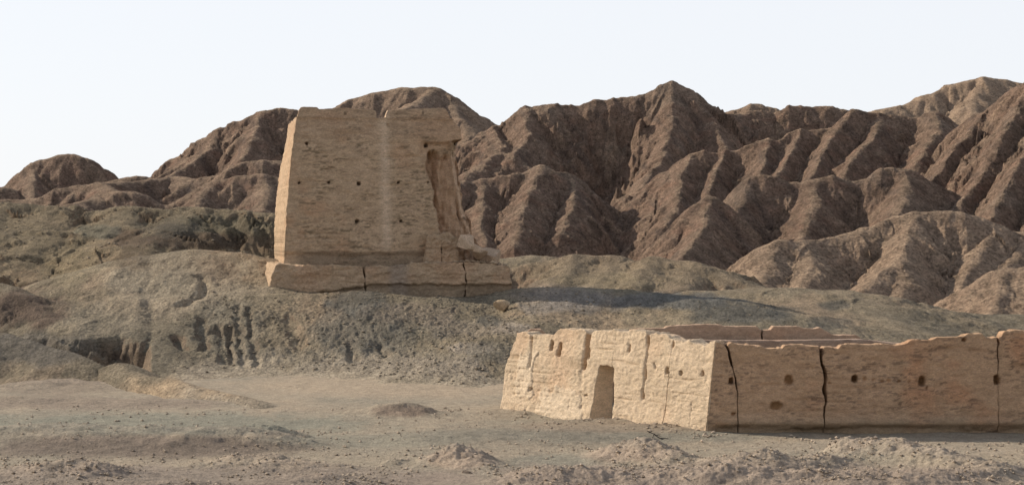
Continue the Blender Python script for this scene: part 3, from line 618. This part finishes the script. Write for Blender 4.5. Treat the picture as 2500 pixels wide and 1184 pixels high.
def corner(fr, z, d):
    '''where the two outer faces (offset inwards by batter and depth) cross, as a distance along fr'''
    og, of = WB * z + d, FB * z + d
    M = np.array([G.n, FW.n]); Mi = np.linalg.inv(M)
    bx = G.n @ G.o + og; by = FW.n @ FW.o + of
    x = Mi[0, 0] * bx + Mi[0, 1] * by; y = Mi[1, 0] * bx + Mi[1, 1] * by
    return (x - fr.o[0]) * fr.a[0] + (y - fr.o[1]) * fr.a[1]
def e_corner(z, d): return corner(G, np.asarray(z, float), np.asarray(d, float)) + .03
DT = G.z(1470, 889)
dl = [G.px(1441, 1026), G.px(1447, 985), G.px(1452, 940), G.px(1459, 910), G.px(1463, 889)]; dlc = curve([(z_, s_) for s_, z_ in dl])
dr = [G.px(1497, 1022), G.px(1499, 980), G.px(1498, 920), G.px(1500, 900), G.px(1493, 889)]; drc = curve([(z_, s_) for s_, z_ in dr])
wig = lambda z, s=0: .04 * fb3(np.asarray(z, float) * 2.5, np.asarray(z) * 0. + s, np.asarray(z) * 0., 3, 61)
c628 = G.s(1628, 960)
kw = dict(endshift=0.0, T=GTh, Ttop=GTt, carve=gcarve, colour=gcol, parent=None, step=.038, rough=.035, fine=1.1, strata=.034)
doorL = lambda z, d: dlc(np.minimum(z, DT)) + wig(np.minimum(z, DT), 1) - .0 * np.asarray(d) * ss(DT + .05, DT - .2, z)
doorR = lambda z, d: drc(np.minimum(z, DT)) + wig(np.minimum(z, DT), 2) + 0 * d
child(section(G, e_left, doorL, gb, gtop, **kw))
seamL = float(dlc(DT)) - .25; seamR = float(drc(DT)) + .15
crk = lambda z, d: c628 + wig(z, 5) * .7 + .0 * d
child(section(G, doorR, lambda z, d: crk(z, d) - np.where(np.asarray(z) < G.z(1628, 905), .022, .003) * np.clip(1 - d * 2, 0, 1), gb, gtop, **kw))
child(section(G, lambda z, d: crk(z, d) + np.where(np.asarray(z) < G.z(1628, 905), .022, .003) * np.clip(1 - d * 2, 0, 1), e_corner, gb, gtop, **kw))
dtop = lambda s_: DT - .12 * np.abs(np.asarray(s_) - (seamL + seamR) / 2) ** 2 - .05 + .05 * fb3(np.asarray(s_) * 4., np.asarray(s_) * 0., np.asarray(s_) * 0., 2, 71)
child(section(G, lambda z, d: dlc(np.asarray(z) * 0 + DT) - .0 + wig(DT, 1) + 0 * z + 0 * d - 0, lambda z, d: drc(DT) + wig(DT, 2) + 0 * z + 0 * d, dtop, gtop, name='lintel', **kw))

# long front wall
ftp = [(1724, 836), (1747, 835), (1765, 840), (1772, 849), (1775, 843), (1786, 837), (1800, 841), (1858, 845), (1873, 851), (1909, 851), (1915, 846), (1934, 843), (2001, 846), (2005, 852), (2013, 848), (2048, 848), (2054, 840), (2119, 840), (2192, 843), (2208, 840), (2222, 830), (2274, 830), (2284, 824.5), (2350, 822), (2365, 817), (2399, 816), (2408, 823.6), (2445, 824), (2449, 813), (2457, 808), (2500, 807.5), (2560, 812), (2620, 830), (2700, 835), (2900, 840)]
_ft = curve([FW.px(*p) for p in ftp]); ftop = lambda s_: _ft(s_) + .07 * np.round(2.2 * fb3(np.asarray(s_, float) * 1.7, np.asarray(s_) * 0., np.asarray(s_) * 0., 3, 59)) / 2.2
fb_ = lambda s_: np.asarray(s_) * 0. - .22
fhole = hole_fn(FW, [(1785, 930, 13, 17, .3), (1790, 1010, 12, 7, .15), (1926, 927, 22, 23, .16), (1895, 990, 30, 24, .12), (2087, 925, 14, 20, .35), (2111, 925, 10, 9, .09), (2132, 927, 8, 7, .08), (2153, 931, 10, 9, .09), (2170, 930, 12, 9, .09), (2195, 931, 9, 9, .09), (2220, 931, 9, 8, .08), (2237, 930, 5, 6, .08), (2252, 931, 17, 22, .28), (2263, 946, 5, 7, .1), (2434, 927, 14, 24, .3), (2353, 830, 10, 9, .25), (2025, 935, 5, 6, .1)])
def fcarve(s_, z):
    lv = ss(.2, .75, v3(s_ * .45, z * 0, z * 0, 57)) * ss(14, 5, s_) + .25; foot = .12 * ss(.42, .12, z) + .26 * lv * ss(.06, -.04, z - .12 - .22 * v3(s_ * .7, z * 0, z * 0, 58) - .12 * fb3(s_ * 4, z * 0, z * 0, 3, 5))
    return fhole(s_, z) + (foot - .10 * ss(.8, .4, z) * ss(.2, .4, z)) * ss(.1, .8, s_) + .02 * ss(.1, .8, s_)
fcol0 = col_earth((.60, .395, .245), red=.3)
def fcol(V, s_, z, cv, pa, st):
    c = fcol0(V, s_, z, np.where(cv > .07, cv, 0) * ss(.3, .6, z), pa, st)
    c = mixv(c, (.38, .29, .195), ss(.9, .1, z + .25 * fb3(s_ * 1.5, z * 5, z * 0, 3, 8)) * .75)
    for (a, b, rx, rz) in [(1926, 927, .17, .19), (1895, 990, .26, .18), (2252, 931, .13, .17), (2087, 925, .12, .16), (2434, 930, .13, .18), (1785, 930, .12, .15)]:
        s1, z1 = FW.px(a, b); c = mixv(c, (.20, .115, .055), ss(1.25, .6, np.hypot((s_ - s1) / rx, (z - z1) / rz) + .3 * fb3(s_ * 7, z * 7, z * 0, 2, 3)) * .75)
    sp = ss(.62, .74, v3(s_ * 5, z * 26, z * 0, 15)) * ss(.35, .7, v3(s_ * .9, z * 1.6, z * 0, 17))
    return mixv(c, (.13, .09, .07), sp * .55)
def crack_line(fr, pts, seed):
    q = sorted([(fr.px(*p)[1], fr.px(*p)[0]) for p in pts]); q = np.array(q)
    return lambda z: np.interp(z, q[:, 0], q[:, 1]) + .035 * fb3(np.asarray(z, float) * 4, np.asarray(z) * 0. + seed, np.asarray(z) * 0., 3, 63)
cr = [crack_line(FW, [(1775, 846), (1784, 875), (1793, 910), (1800, 960), (1803, 1040), (1804, 1062)], 1), crack_line(FW, [(2003, 850), (2007, 880), (2014, 920), (2013, 935), (2011, 950), (2017, 980), (2012, 1010), (2014, 1062)], 2), crack_line(FW, [(2437, 822), (2436, 900), (2438, 960), (2437, 1062)], 3)]
cw = [lambda z: .012 + .035 * ss(1.2, 3, z), lambda z: .02 + .05 * ss(.6, 2.2, z), lambda z: .008 + .02 * ss(2.2, 3.4, z)]
def ends(k, side): return lambda z, d: cr[k](np.asarray(z)) + side * cw[k](np.asarray(z)) * (.25 + 1.6 * v3(np.asarray(z, float) * 2.5 + side * 7, np.asarray(z) * 0. + k, np.asarray(z) * 0., 87)) * np.clip(1 - np.asarray(d) * 1.4, .0, 1) + side * .001
fL = lambda z, d: corner(FW, np.asarray(z, float), np.asarray(d, float)) - .03
kf = dict(endshift=0.0, T=1.2, Ttop=.8, carve=fcarve, colour=fcol, step=.055, rough=.05, fine=.8, strata=.018)
def e_corner2(z, d): return fL(z, d)
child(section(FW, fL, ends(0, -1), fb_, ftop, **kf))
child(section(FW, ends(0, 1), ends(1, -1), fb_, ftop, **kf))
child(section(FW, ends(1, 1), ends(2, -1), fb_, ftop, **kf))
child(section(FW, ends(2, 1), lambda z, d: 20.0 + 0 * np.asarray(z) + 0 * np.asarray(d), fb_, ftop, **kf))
# the far (back) wall, seen over the front one, and the low ledge at its foot
PC = (world(1268, 800, 95)[0], 95.0); PD = (world(2140, 800, 95.3)[0], 95.3)
BW = Frame(PC, PD, .07)
btp = [(1268, 820), (1285, 812), (1296, 803), (1322, 804), (1333, 815), (1345, 824), (1530, 822), (1540, 805), (1560, 803), (1622, 802), (1630, 797), (1700, 792), (1760, 793), (1770, 797), (1850, 797), (1857, 805), (1865, 806), (1882, 805), (1887, 797), (1948, 797), (1965, 802), (1990, 803), (2003, 799), (2012, 805), (2035, 817), (2048, 819), (2060, 817), (2090, 818), (2105, 828), (2140, 838)]
btop = curve([BW.px(*p) for p in btp])
bc = crack_line(BW, [(1860, 805), (1861, 830), (1870, 850), (1872, 900)], 7)
kb = dict(T=1.0, Ttop=.75, colour=col_earth((.56, .385, .265), red=.2), step=.07, rough=.04, strata=.02)
child(section(BW, lambda z, d: 0 * np.asarray(z) + 0 * np.asarray(d), lambda z, d: bc(z) - .035 * np.clip(1 - d, 0, 1) + 0, fb_, btop, **kb))
child(section(BW, lambda z, d: bc(z) + .035 * np.clip(1 - d, 0, 1), lambda z, d: BW.L + 0 * np.asarray(z) + 0 * np.asarray(d), fb_, btop, **kb))
LG = Frame((world(1560, 830, 93.6)[0], 93.8), (world(2250, 830, 93.8)[0], 94.0), .02)
ltop = curve([LG.px(*p) for p in [(1560, 836), (1620, 830), (1900, 832), (2100, 829), (2190, 838), (2250, 842)]])
child(section(LG, lambda z, d: 0 * np.asarray(z) + 0 * np.asarray(d), lambda z, d: LG.L + 0 * np.asarray(z) + 0 * np.asarray(d), fb_, ltop, T=1.1, colour=col_earth((.45, .33, .25)), step=.12, rough=.03, name='ledge'))
# right end wall, mostly outside the frame
RW = Frame((FW.o[0] + FW.a[0] * 19.9, 80.9), (FW.o[0] + FW.a[0] * 19.9 + 1.2, 95.5), .05)
child(section(RW, lambda z, d: 0 * np.asarray(z) + 0 * np.asarray(d), lambda z, d: RW.L + 0 * np.asarray(z) + 0 * np.asarray(d), fb_, lambda s_: np.asarray(s_) * 0. + 2.7, T=1.0, colour=col_earth((.44, .31, .22)), step=.2, rough=.05))

# ------------------------------------------------------------------ the tower
TW = 141.0
ph = R(9.5)
P0 = world(693, 640, TW)[:2]
TF = Frame(P0, (P0[0] + math.cos(ph) * 13.2, P0[1] + math.sin(ph) * 13.2), .11, z0=5.6)
tower = bpy.data.objects.new('watchtower', None); COL.objects.link(tower); tower.location = (P0[0] + 6, P0[1] + 6, 4.0)
tag(tower, 'massive tapering rammed-earth beacon tower on a cracked platform, crowning the gravel hill', 'watchtower')
tl = crack_line(TF, [(725, 262), (724, 288), (718, 330), (709, 402), (698, 539), (693.5, 645)], 11)
trp = [(1104, 262), (1102, 286), (1112, 300), (1120, 311), (1124, 325), (1125, 340), (1119, 346), (1119, 370), (1125, 405), (1131, 439), (1137, 475), (1143, 512), (1154, 550), (1167, 585), (1186, 610), (1206, 632), (1220, 652)]
_tr = np.array(sorted([(TF.px(*p)[1], TF.px(*p)[0]) for p in trp]))
tr = lambda z: np.interp(z, _tr[:, 0], _tr[:, 1]) + .20 * fb3(np.asarray(z, float) * 1.6, np.asarray(z) * 0. + 4, np.asarray(z) * 0., 3, 65)
thole = hole_fn(TF, [(842, 277, 8, 8, .5), (1032, 276, 7, 7, .4), (749, 351, 7, 7, .5), (1041, 355, 9, 9, .5), (731, 446, 6, 6, .5), (803, 446, 7, 7, .5), (876, 449, 9, 9, .5), (972, 446, 7, 7, .5), (1045, 445, 5, 5, .4), (872, 540, 9, 8, .5), (979, 540, 7, 6, .5), (1120, 348, 14, 10, .8), (947, 306, 7, 8, .12), (706, 385, 6, 14, .2)])
cavL = crack_line(TF, [(1043, 385), (1042, 402), (1049, 439), (1056, 475), (1067, 530), (1066, 575), (1066, 640)], 12)
_cl0 = cavL; cavL = lambda z: _cl0(z) + .42 * fb3(np.asarray(z, float) * .9, np.asarray(z) * 0. + 8, np.asarray(z) * 0., 4, 66)
cavR = crack_line(TF, [(1100, 375), (1101, 400), (1106, 430), (1111, 475), (1118, 520), (1126, 560), (1140, 640)], 13)
ZC = TF.z(1070, 378)
def tcarve(s_, z):
    t = thole(s_, z)
    n = .12 * fb3(s_ * 1.2, z * 1.2, z * 0, 4, 6)
    L_, R_ = cavL(z), cavR(z)
    n2z = .45 * fb3(s_ * 1.8, z * .6, z * 0, 3, 30); top = ss(ZC + .35 + n + n2z, ZC - .15 + n + n2z, z - .25 * np.clip(s_ - L_, 0, 2) + .35)
    mid = np.clip((s_ - L_) / np.maximum(R_ - L_, .2), 0, 1)
    cav = ss(-.02, .22, s_ - L_ + n * .8) * (1.5 - 1.0 * mid ** 1.2 + .55 * fb3(s_ * 2.2, z * .55, z * 0, 4, 14)) * ss(.05, -.04, s_ - R_)
    cav = cav * top
    # strip between cavity and the right silhouette: set back, ribbed
    ZO = TF.z(1110, 345)
    rib = ss(-.05, .1, s_ - R_) * (.45 + .9 * fb3(s_ * 3, z * .7, z * 0, 4, 16) + 1.1 * ss(0, .9, s_ - R_ + n) + .25 * np.sin((s_ - R_) * 9 + z * .8)) * ss(ZO + .1, ZO - .1, z)
    und = .18 * ss(TF.z(900, 612), TF.z(900, 625), z + n * .6) * 1.0                       # scooped foot
    ledge = -.10 * ss(TF.z(900, 293), TF.z(900, 287), z)                                    # slight lip under the parapet
    # lumpy erosion hollows
    hol = .22 * ss(.55, .85, v3(s_ * .55, z * .9, z * 0, 19)) * ss(TF.z(900, 600), TF.z(900, 500), z)
    s0_ = TF.s(942, 450); run = -.07 * np.exp(-((s_ - s0_) / .45) ** 2)
    low = -.28 * ss(TF.z(900, 560), TF.z(900, 620), z) * ss(0.6, 3, s_) * 0
    cav = cav + .3 * ss(TF.z(1070, 345), TF.z(1070, 352), z + n) * ss(TF.s(1025), TF.s(1050), s_ + n * 2) * (1 - top) * ss(.05, -.04, s_ - R_)
    return t + cav + rib + und + ledge + hol * .35 + run
tcol0 = col_earth((.60, .43, .28), red=.0)
def tcol(V, s_, z, cv, pa, st):
    c = tcol0(V, s_, z, np.where(cv > .3, cv, 0) * 0, pa, st)
    n = fb3(s_ * .6, z * .6, z * 0, 3, 12)
    rough_ = ss(-.15, .3, n + .25 * ss(TF.z(900, 300), TF.z(900, 360), z) - .35 * ss(3.5, 1.0, s_))
    stv = v3(s_ * 2.1, z * 10., z * 0, 23) * .55 + v3(s_ * 6, z * 26., z * 0, 25) * .45
    c = mixv(c, (.25, .185, .115), ss(.53, .74, stv) * rough_ * .85)
    c = mixv(c, (.52, .36, .25), ss(TF.z(900, 350), TF.z(900, 320), z) * .3 + 0 * s_)
    s0_ = np.interp(z, [5.6, 15], [TF.s(945, 600), TF.s(937, 300)])
    strp = np.exp(-((s_ - s0_) / .36) ** 2) * ss(TF.z(900, 625), TF.z(900, 595), z)
    c = mixv(c, (.76, .57, .40), strp * .95)
    c = mixv(c, (.26, .20, .14), ss(TF.z(900, 608), TF.z(900, 618), z + .15 * n) * ss(TF.s(700), TF.s(760), s_) * .6)
    L_ = cavL(z); incav = ss(-.05, .15, s_ - L_) * ss(ZC + .1, ZC - .2, z)
    c = mixv(c, (.70, .47, .31), incav * .8)  # sunlight on the cavity wall painted in as a lighter orange
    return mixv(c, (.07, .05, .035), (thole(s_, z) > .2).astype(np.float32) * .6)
tbody_top = lambda s_: TF.z(900, 287) + .04 * fb3(np.asarray(s_) * 2., np.asarray(s_) * 0., np.asarray(s_) * 0., 3, 4) + 0.
tb = lambda s_: np.asarray(s_) * 0. + 5.3
bulge = lambda z, d: -.0 - .22 * np.sin(np.clip((np.asarray(z) - 5.6) / 9.2, 0, 1) * np.pi) * ss(0, 3, np.asarray(d))
def shear(z, d): return bulge(z, d)
child(section(TF, lambda z, d: tl(z) + shear(z, d), lambda z, d: tr(z) - .35 * np.clip(np.asarray(d), 0, 3) * 0 + 0 * d, tb, tbody_top, T=12.5, Ttop=10.0, step=.075, nt=60, carve=None if False else (lambda s_, z: tcarve(s_, z)), colour=tcol, mat=M_TOWER, rough=.09, strata=.055, name='tower_body'), tower)
pz = lambda s_: np.asarray(s_) * 0. + TF.z(900, 287) - .03
pt = [(725, 292), (729, 270), (735, 262), (742, 261), (775, 263), (778, 267), (846, 264), (880, 267), (914, 269), (919, 272)]
pt2 = [(940, 286), (944, 276), (947, 270), (960, 269), (1010, 265.6), (1050, 265), (1082, 264), (1090, 268), (1100, 287)]
ptc, pt2c = curve([TF.px(*p) for p in pt]), curve([TF.px(*p) for p in pt2])
kp = dict(T=.9, Ttop=.7, step=.075, colour=tcol, mat=M_TOWER, rough=.05, strata=.04, name='parapet')
child(section(TF, lambda z, d: TF.s(727, 280) + .0 * z + .05 * (np.asarray(z) - 16) + 0 * d, lambda z, d: TF.s(919, 280) + 0 * z + 0 * d, pz, ptc, **kp), tower)
child(section(TF, lambda z, d: TF.s(942, 280) + 0 * z + 0 * d, lambda z, d: TF.s(1099, 280) + 0 * z + 0 * d, pz, pt2c, **kp), tower)

# platform in three cracked sections
Pp = world(664, 712, TW - 1.6)[:2]
PF = Frame(Pp, (Pp[0] + math.cos(R(7)) * 16.5, Pp[1] + math.sin(R(7)) * 16.5), .10, z0=4.0)
ptop = curve([PF.px(*p) for p in [(660, 644), (668, 643), (740, 648), (830, 648), (888, 651), (905, 650), (985, 650), (1000, 645), (1060, 643), (1140, 640), (1200, 643), (1235, 650), (1246, 658), (1252, 668)]])
pcr = [crack_line(PF, [(889, 650), (888, 665), (892, 690), (894, 725)], 21), crack_line(PF, [(1131, 640), (1137, 665), (1138, 690), (1136, 730)], 22)]
def pcarve(s_, z):
    zl = np.interp(s_, [PF.s(664), PF.s(888), PF.s(900), PF.s(1130), PF.s(1245)], [3.4, PF.z(888, 700), PF.z(900, 692), PF.z(1130, 695), PF.z(1240, 694)])
    n = .12 * fb3(s_ * 1.5, z * 1.5, z * 0, 3, 26)
    return .35 * ss(.06, -.06, z - zl + n) + .10 * fb3(s_ * .9, z * .6, z * 0, 3, 27) + np.where(s_ > 0, 0, 0)
pc0 = col_earth((.61, .44, .29), red=.0)
def pcol(V, s_, z, cv, pa, st):
    c = pc0(V, s_, z, z * 0, pa, st); c = mixv(c, (.32, .245, .17), ss(.2, .35, cv) * .7)
    d = ss(PF.s(940), PF.s(965), s_) * ss(PF.s(1010), PF.s(985), s_)
    return mixv(c, (.36, .30, .25), d * .6)
pe = [lambda z, d: -.25 + .28 * (np.asarray(z) - 4) - .55 * np.clip(np.asarray(d), 0, 4) * .25, lambda z, d: PF.s(1250, 690) - .12 * (np.asarray(z) - 4) + 0 * d]
def pend(k, sd): return lambda z, d: pcr[k](np.asarray(z)) + sd * (.008 + .07 * v3(np.asarray(z, float) * 3, np.asarray(z) * 0. + k * 5 + sd, np.asarray(z) * 0., 88) ** 1.6) * np.clip(1 - np.asarray(d) * .5, 0, 1) + sd * .002
kk = dict(T=15.0, step=.075, nt=40, carve=pcarve, colour=pcol, mat=M_TOWER, rough=.20, strata=.05, name='platform')
pbz = lambda s_: np.asarray(s_) * 0. + 3.0
child(section(PF, pe[0], pend(0, -1), pbz, ptop, **kk), tower)
child(section(PF, pend(0, 1), pend(1, -1), pbz, ptop, **kk), tower)
child(section(PF, pend(1, 1), pe[1], pbz, ptop, **kk), tower)

# remnant of facing still standing at the tower's foot, right
RF = Frame((TF.o[0] + TF.a[0] * TF.s(1036, 610, -.5) - TF.n[0] * .55, TF.o[1] + TF.a[1] * TF.s(1036, 610, -.5) - TF.n[1] * .55), (TF.o[0] + TF.a[0] * 12.9 - TF.n[0] * .55, TF.o[1] + TF.a[1] * 12.9 - TF.n[1] * .55), .12, z0=5.7)
def rtop(pts): return curve([RF.px(*p) for p in pts])
rc = RF.s(1078, 600)
kr = dict(T=1.3, step=.07, colour=pc0, mat=M_TOWER, rough=.24, strata=.04, name='wall_remnant')
child(section(RF, lambda z, d: 0.0 + .06 * (np.asarray(z) - 5.7) + wig(z, 3) + 0 * d, lambda z, d: rc - .012 + wig(z, 9) + 0 * d, lambda s_: np.asarray(s_) * 0. + 5.3, rtop([(1030, 600), (1046, 575), (1056, 569), (1070, 572), (1078, 574)]), **kr), tower)
child(section(RF, lambda z, d: rc + .012 + wig(z, 9) + 0 * d, lambda z, d: RF.s(1122, 610) - .12 * (np.asarray(z) - 5.7) + wig(z, 4) + 0 * d, lambda s_: np.asarray(s_) * 0. + 5.3, rtop([(1076, 573), (1085, 568), (1100, 572), (1112, 580), (1122, 600)]), **kr), tower)

# ------------------------------------------------------------------ stones
def rock_mesh(name, rng, size, tint, sub=3, flat=.7, mat=None):
    import bmesh
    bm = bmesh.new(); bmesh.ops.create_icosphere(bm, subdivisions=sub, radius=1.0)
    V = np.array([v.co[:] for v in bm.verts]); sd_ = rng.randint(0, 999)
    for _ in range(12):                                           # chop with planes: angular block
        nn = np.array([rng.gauss(0, 1) for _ in range(3)]); nn /= np.linalg.norm(nn); dd = rng.uniform(.5, .8)
        p = V @ nn; V -= np.maximum(p - dd, 0)[:, None] * nn
    V *= 1 + .10 * fb3(V[:, 0] * 2 + sd_, V[:, 1] * 2, V[:, 2] * 2, 3, 7)[:, None]
    V = V * np.array(size)
    Q = np.array([[v.index for v in f.verts] for f in bm.faces]); bm.free()
    c_ = np.tile(np.array(tint, np.float32), (len(V), 1)) * (1 + .15 * fb3(V[:, 0] * 4 / size[0], V[:, 1] * 4 / size[0], V[:, 2] * 4 / size[0], 2, 8))[:, None]
    return build(name, V, Q, mat or M_STONE, c_, smooth=False)
rng = random.Random(5)
def boulder(name, px, py, Yd, size, label, cat, tint=(.47, .345, .24), rot=0, sub=3, z=None):
    o = rock_mesh(name, rng, size, tint, sub); X_, Y_, Z_ = world(px, py, Yd); o.location = (X_, Y_, Z_ if z is None else z); o.rotation_euler = (rng.uniform(-.3, .3), rng.uniform(-.3, .3), rot)
    return tag(o, label, cat)
boulder('fallen_block', 1140, 592, 141.6, (.85, .7, .78), 'angular fallen earth block leaning at the tower\'s right foot, the upper of two', 'earth block', rot=.4)
boulder('fallen_block', 1167, 614, 141.9, (.72, .7, .72), 'rounded fallen earth block lower right of the upper block on the platform', 'earth block', rot=1.2)
boulder('fallen_block', 1196, 628, 143.6, (1.0, 1.4, .95), 'heap-like fallen earth mass at the far right end of the platform top', 'earth block', (.45, .33, .23), rot=.2, sub=4)
boulder('boulder', 1226, 747, 131.5, (.70, .55, .42), 'tan boulder lying on the slope below the right end of the platform', 'boulder', (.42, .31, .2), rot=0)
boulder('stone', 1141, 1155, 66.2, (.20, .16, .13), 'single brown stone in front of the small conical earth heap at the bottom', 'stone', (.22, .17, .13))
boulder('boulder', 1675, 1052, 81.2, (.42, .35, .26), 'low pinkish boulder by the foot of the fort corner', 'boulder', (.36, .27, .2))
boulder('stone', 1700, 1056, 80.4, (.3, .25, .16), 'flat stone tucked beside the low boulder at the fort corner', 'stone', (.3, .23, .17))

# loose stones, one mesh each kind of place
def scatter(name, label, pts, tint, seed):
    r2 = np.random.RandomState(seed); ico = [(0, 0, 1), (.9, 0, .2), (.2, .9, .1), (-.8, .4, .2), (-.6, -.7, .1), (.4, -.9, .2), (0, 0, -.6)]
    fc = np.array([(0, 1, 2), (0, 2, 3), (0, 3, 4), (0, 4, 5), (0, 5, 1), (6, 2, 1), (6, 3, 2), (6, 4, 3), (6, 5, 4), (6, 1, 5)])
    Vs, Fs, Cs = [], [], []
    for k, (x, y, z, s_) in enumerate(pts):
        a = r2.rand() * 6.28; v = np.array(ico) * (1 + .35 * (r2.rand(7, 3) - .5)) * s_ * np.array((1, .8 + .4 * r2.rand(), .55 + .3 * r2.rand()))
        v = np.stack([v[:, 0] * np.cos(a) - v[:, 1] * np.sin(a), v[:, 0] * np.sin(a) + v[:, 1] * np.cos(a), v[:, 2]], -1) + (x, y, z)
        Vs.append(v); Fs.append(fc + 7 * k); Cs.append(np.tile(np.array(tint) * (.65 + .65 * r2.rand()), (7, 1)))
    o = build(name, np.concatenate(Vs), np.concatenate(Fs), M_STONE, np.concatenate(Cs), smooth=False)
    return tag(o, label, kind='stuff')
r2 = np.random.RandomState(11); pts = []
for _ in range(16000):
    py = 1184 - 200 * r2.rand() ** 1.6 + 10; px = r2.rand() * 2600 - 50; x, y = gpos(px, py)
    dens = n2(np.array([x / 3.]), np.array([y / 3.]), 5)[0]
    if r2.rand() > .35 + dens: continue
    if y > 79 and px > 1700: continue
    s_ = .018 + .075 * r2.rand() ** 4
    pts.append((x, y, ground_z(x, y) + s_ * .2, s_))
for (a, b, rx, rp, nn, sm) in [(1120, 1115, 60, 18, 160, .07), (1540, 1105, 90, 20, 200, .07), (1700, 1150, 300, 25, 500, .06), (2060, 1110, 50, 10, 90, .07), (2200, 1130, 250, 18, 250, .06), (150, 1150, 160, 22, 260, .06), (1500, 1032, 60, 5, 90, .07), (1640, 1050, 90, 8, 120, .08), (1440, 1030, 60, 5, 60, .07), (1105, 1000, 30, 8, 30, .08), (1720, 1066, 60, 8, 60, .09), (1360, 1012, 60, 4, 40, .07), (650, 1130, 140, 22, 200, .06), (1330, 1165, 110, 15, 200, .06), (1270, 1012, 60, 6, 25, .08)]:
    for _ in range(nn):
        x, y = gpos(a + rx * r2.randn() * .6, min(1195, b + rp * r2.randn() * .6))
        s_ = .02 + sm * r2.rand() ** 2.5; pts.append((x, y, ground_z(x, y) + s_ * .25, s_))
scatter('gravel', 'loose gravel and small stones strewn over the plain', pts, (.40, .32, .24), 1)
def on_hill(name_part, n_, cond, smax_, seed):
    for o in bpy.data.objects:
        if o.get('label', '').startswith(name_part):
            v = np.empty(len(o.data.vertices) * 3, np.float32); o.data.vertices.foreach_get('co', v); v = v.reshape(-1, 3)
            px, py = proj(v[:, 0], v[:, 1], v[:, 2]); v = v[cond(px, py) & (v[:, 2] > .1)]
            rs = np.random.RandomState(seed); v = v[rs.choice(len(v), n_)]
            return [(float(a), float(b), float(c_) + .01, float(.03 + smax_ * rs.rand() ** 4)) for a, b, c_ in v]
hp = on_hill('broad gravel hill', 3500, lambda x, y: (y > 712) & (x > 420) & (x < 1500), .13, 1) + on_hill('broad gravel hill', 2200, lambda x, y: (x > 500) & (x < 1900), .10, 2) + on_hill('rounded grey-green', 2000, lambda x, y: x < 700, .16, 3)
scatter('scree', 'loose stones and clods scattered over the gravel hills', hp, (.25, .205, .15), 4)
pp = []
rs = np.random.RandomState(8)
for _ in range(150):
    a_ = PF.s(1000) + (PF.s(1240) - PF.s(1000)) * rs.rand() ** .6; d_ = .5 + 1.1 * rs.rand(); q_ = PF.o + PF.a * a_ + PF.n * d_
    pp.append((q_[0], q_[1], float(ptop(a_)) + .03, .04 + .22 * rs.rand() ** 3))
scatter('rubble', 'crumbled earth fragments on the right half of the tower platform', pp, (.40, .30, .20), 6)
boulder('stone', 1738, 1163, 65.2, (.17, .14, .11), 'pale rounded stone in the crumbly foreground below the fort\'s first wall crack', 'stone', (.45, .38, .31))
boulder('stone', 1634, 1172, 64.4, (.15, .13, .10), 'small pale stone at the bottom of the frame, lower left of the rounded one', 'stone', (.40, .33, .27))
# dead twig
def twig():
    import bmesh
    bm = bmesh.new()
    def stick(p, q, r):
        p, q = Vector(p), Vector(q); d = (q - p).normalized(); s_ = d.orthogonal().normalized(); t_ = d.cross(s_)
        a = [bm.verts.new(p + (s_ * math.cos(k * 1.257) + t_ * math.sin(k * 1.257)) * r) for k in range(5)]
        b = [bm.verts.new(q + (s_ * math.cos(k * 1.257) + t_ * math.sin(k * 1.257)) * r * .6) for k in range(5)]
        for k in range(5): bm.faces.new((a[k], a[(k + 1) % 5], b[(k + 1) % 5], b[k]))
        bm.faces.new(a[::-1]); bm.faces.new(b)
    x, y = gpos(1600, 1075); z = ground_z(x, y); B = Vector((x, y, z))
    for p, q, r in [((-.3, 0, .28), (-.05, 0, .18), .022), ((-.05, 0, .18), (.15, 0, .02), .03), ((-.05, 0, .18), (-.12, 0, .0), .018), ((.0, 0, .12), (.2, .05, .14), .015), ((-.2, 0, .24), (-.1, .05, .30), .012), ((.15, 0, .02), (.5, .1, .0), .02), ((.1, 0, .05), (.3, -.1, -.02), .018)]:
        stick(B + Vector(p), B + Vector(q), r)
    me = bpy.data.meshes.new('dead_branch'); bm.to_mesh(me); bm.free()
    m = bpy.data.materials.new('dry_wood'); m.use_nodes = True; m.node_tree.nodes['Principled BSDF'].inputs['Base Color'].default_value = (.05, .04, .035, 1); m.node_tree.nodes['Principled BSDF'].inputs['Roughness'].default_value = .9
    me.materials.append(m); o = bpy.data.objects.new('dead_branch', me); COL.objects.link(o)
    tag(o, 'small dark dead branch lying on the gravel in front of the fort corner', 'branch')
twig()
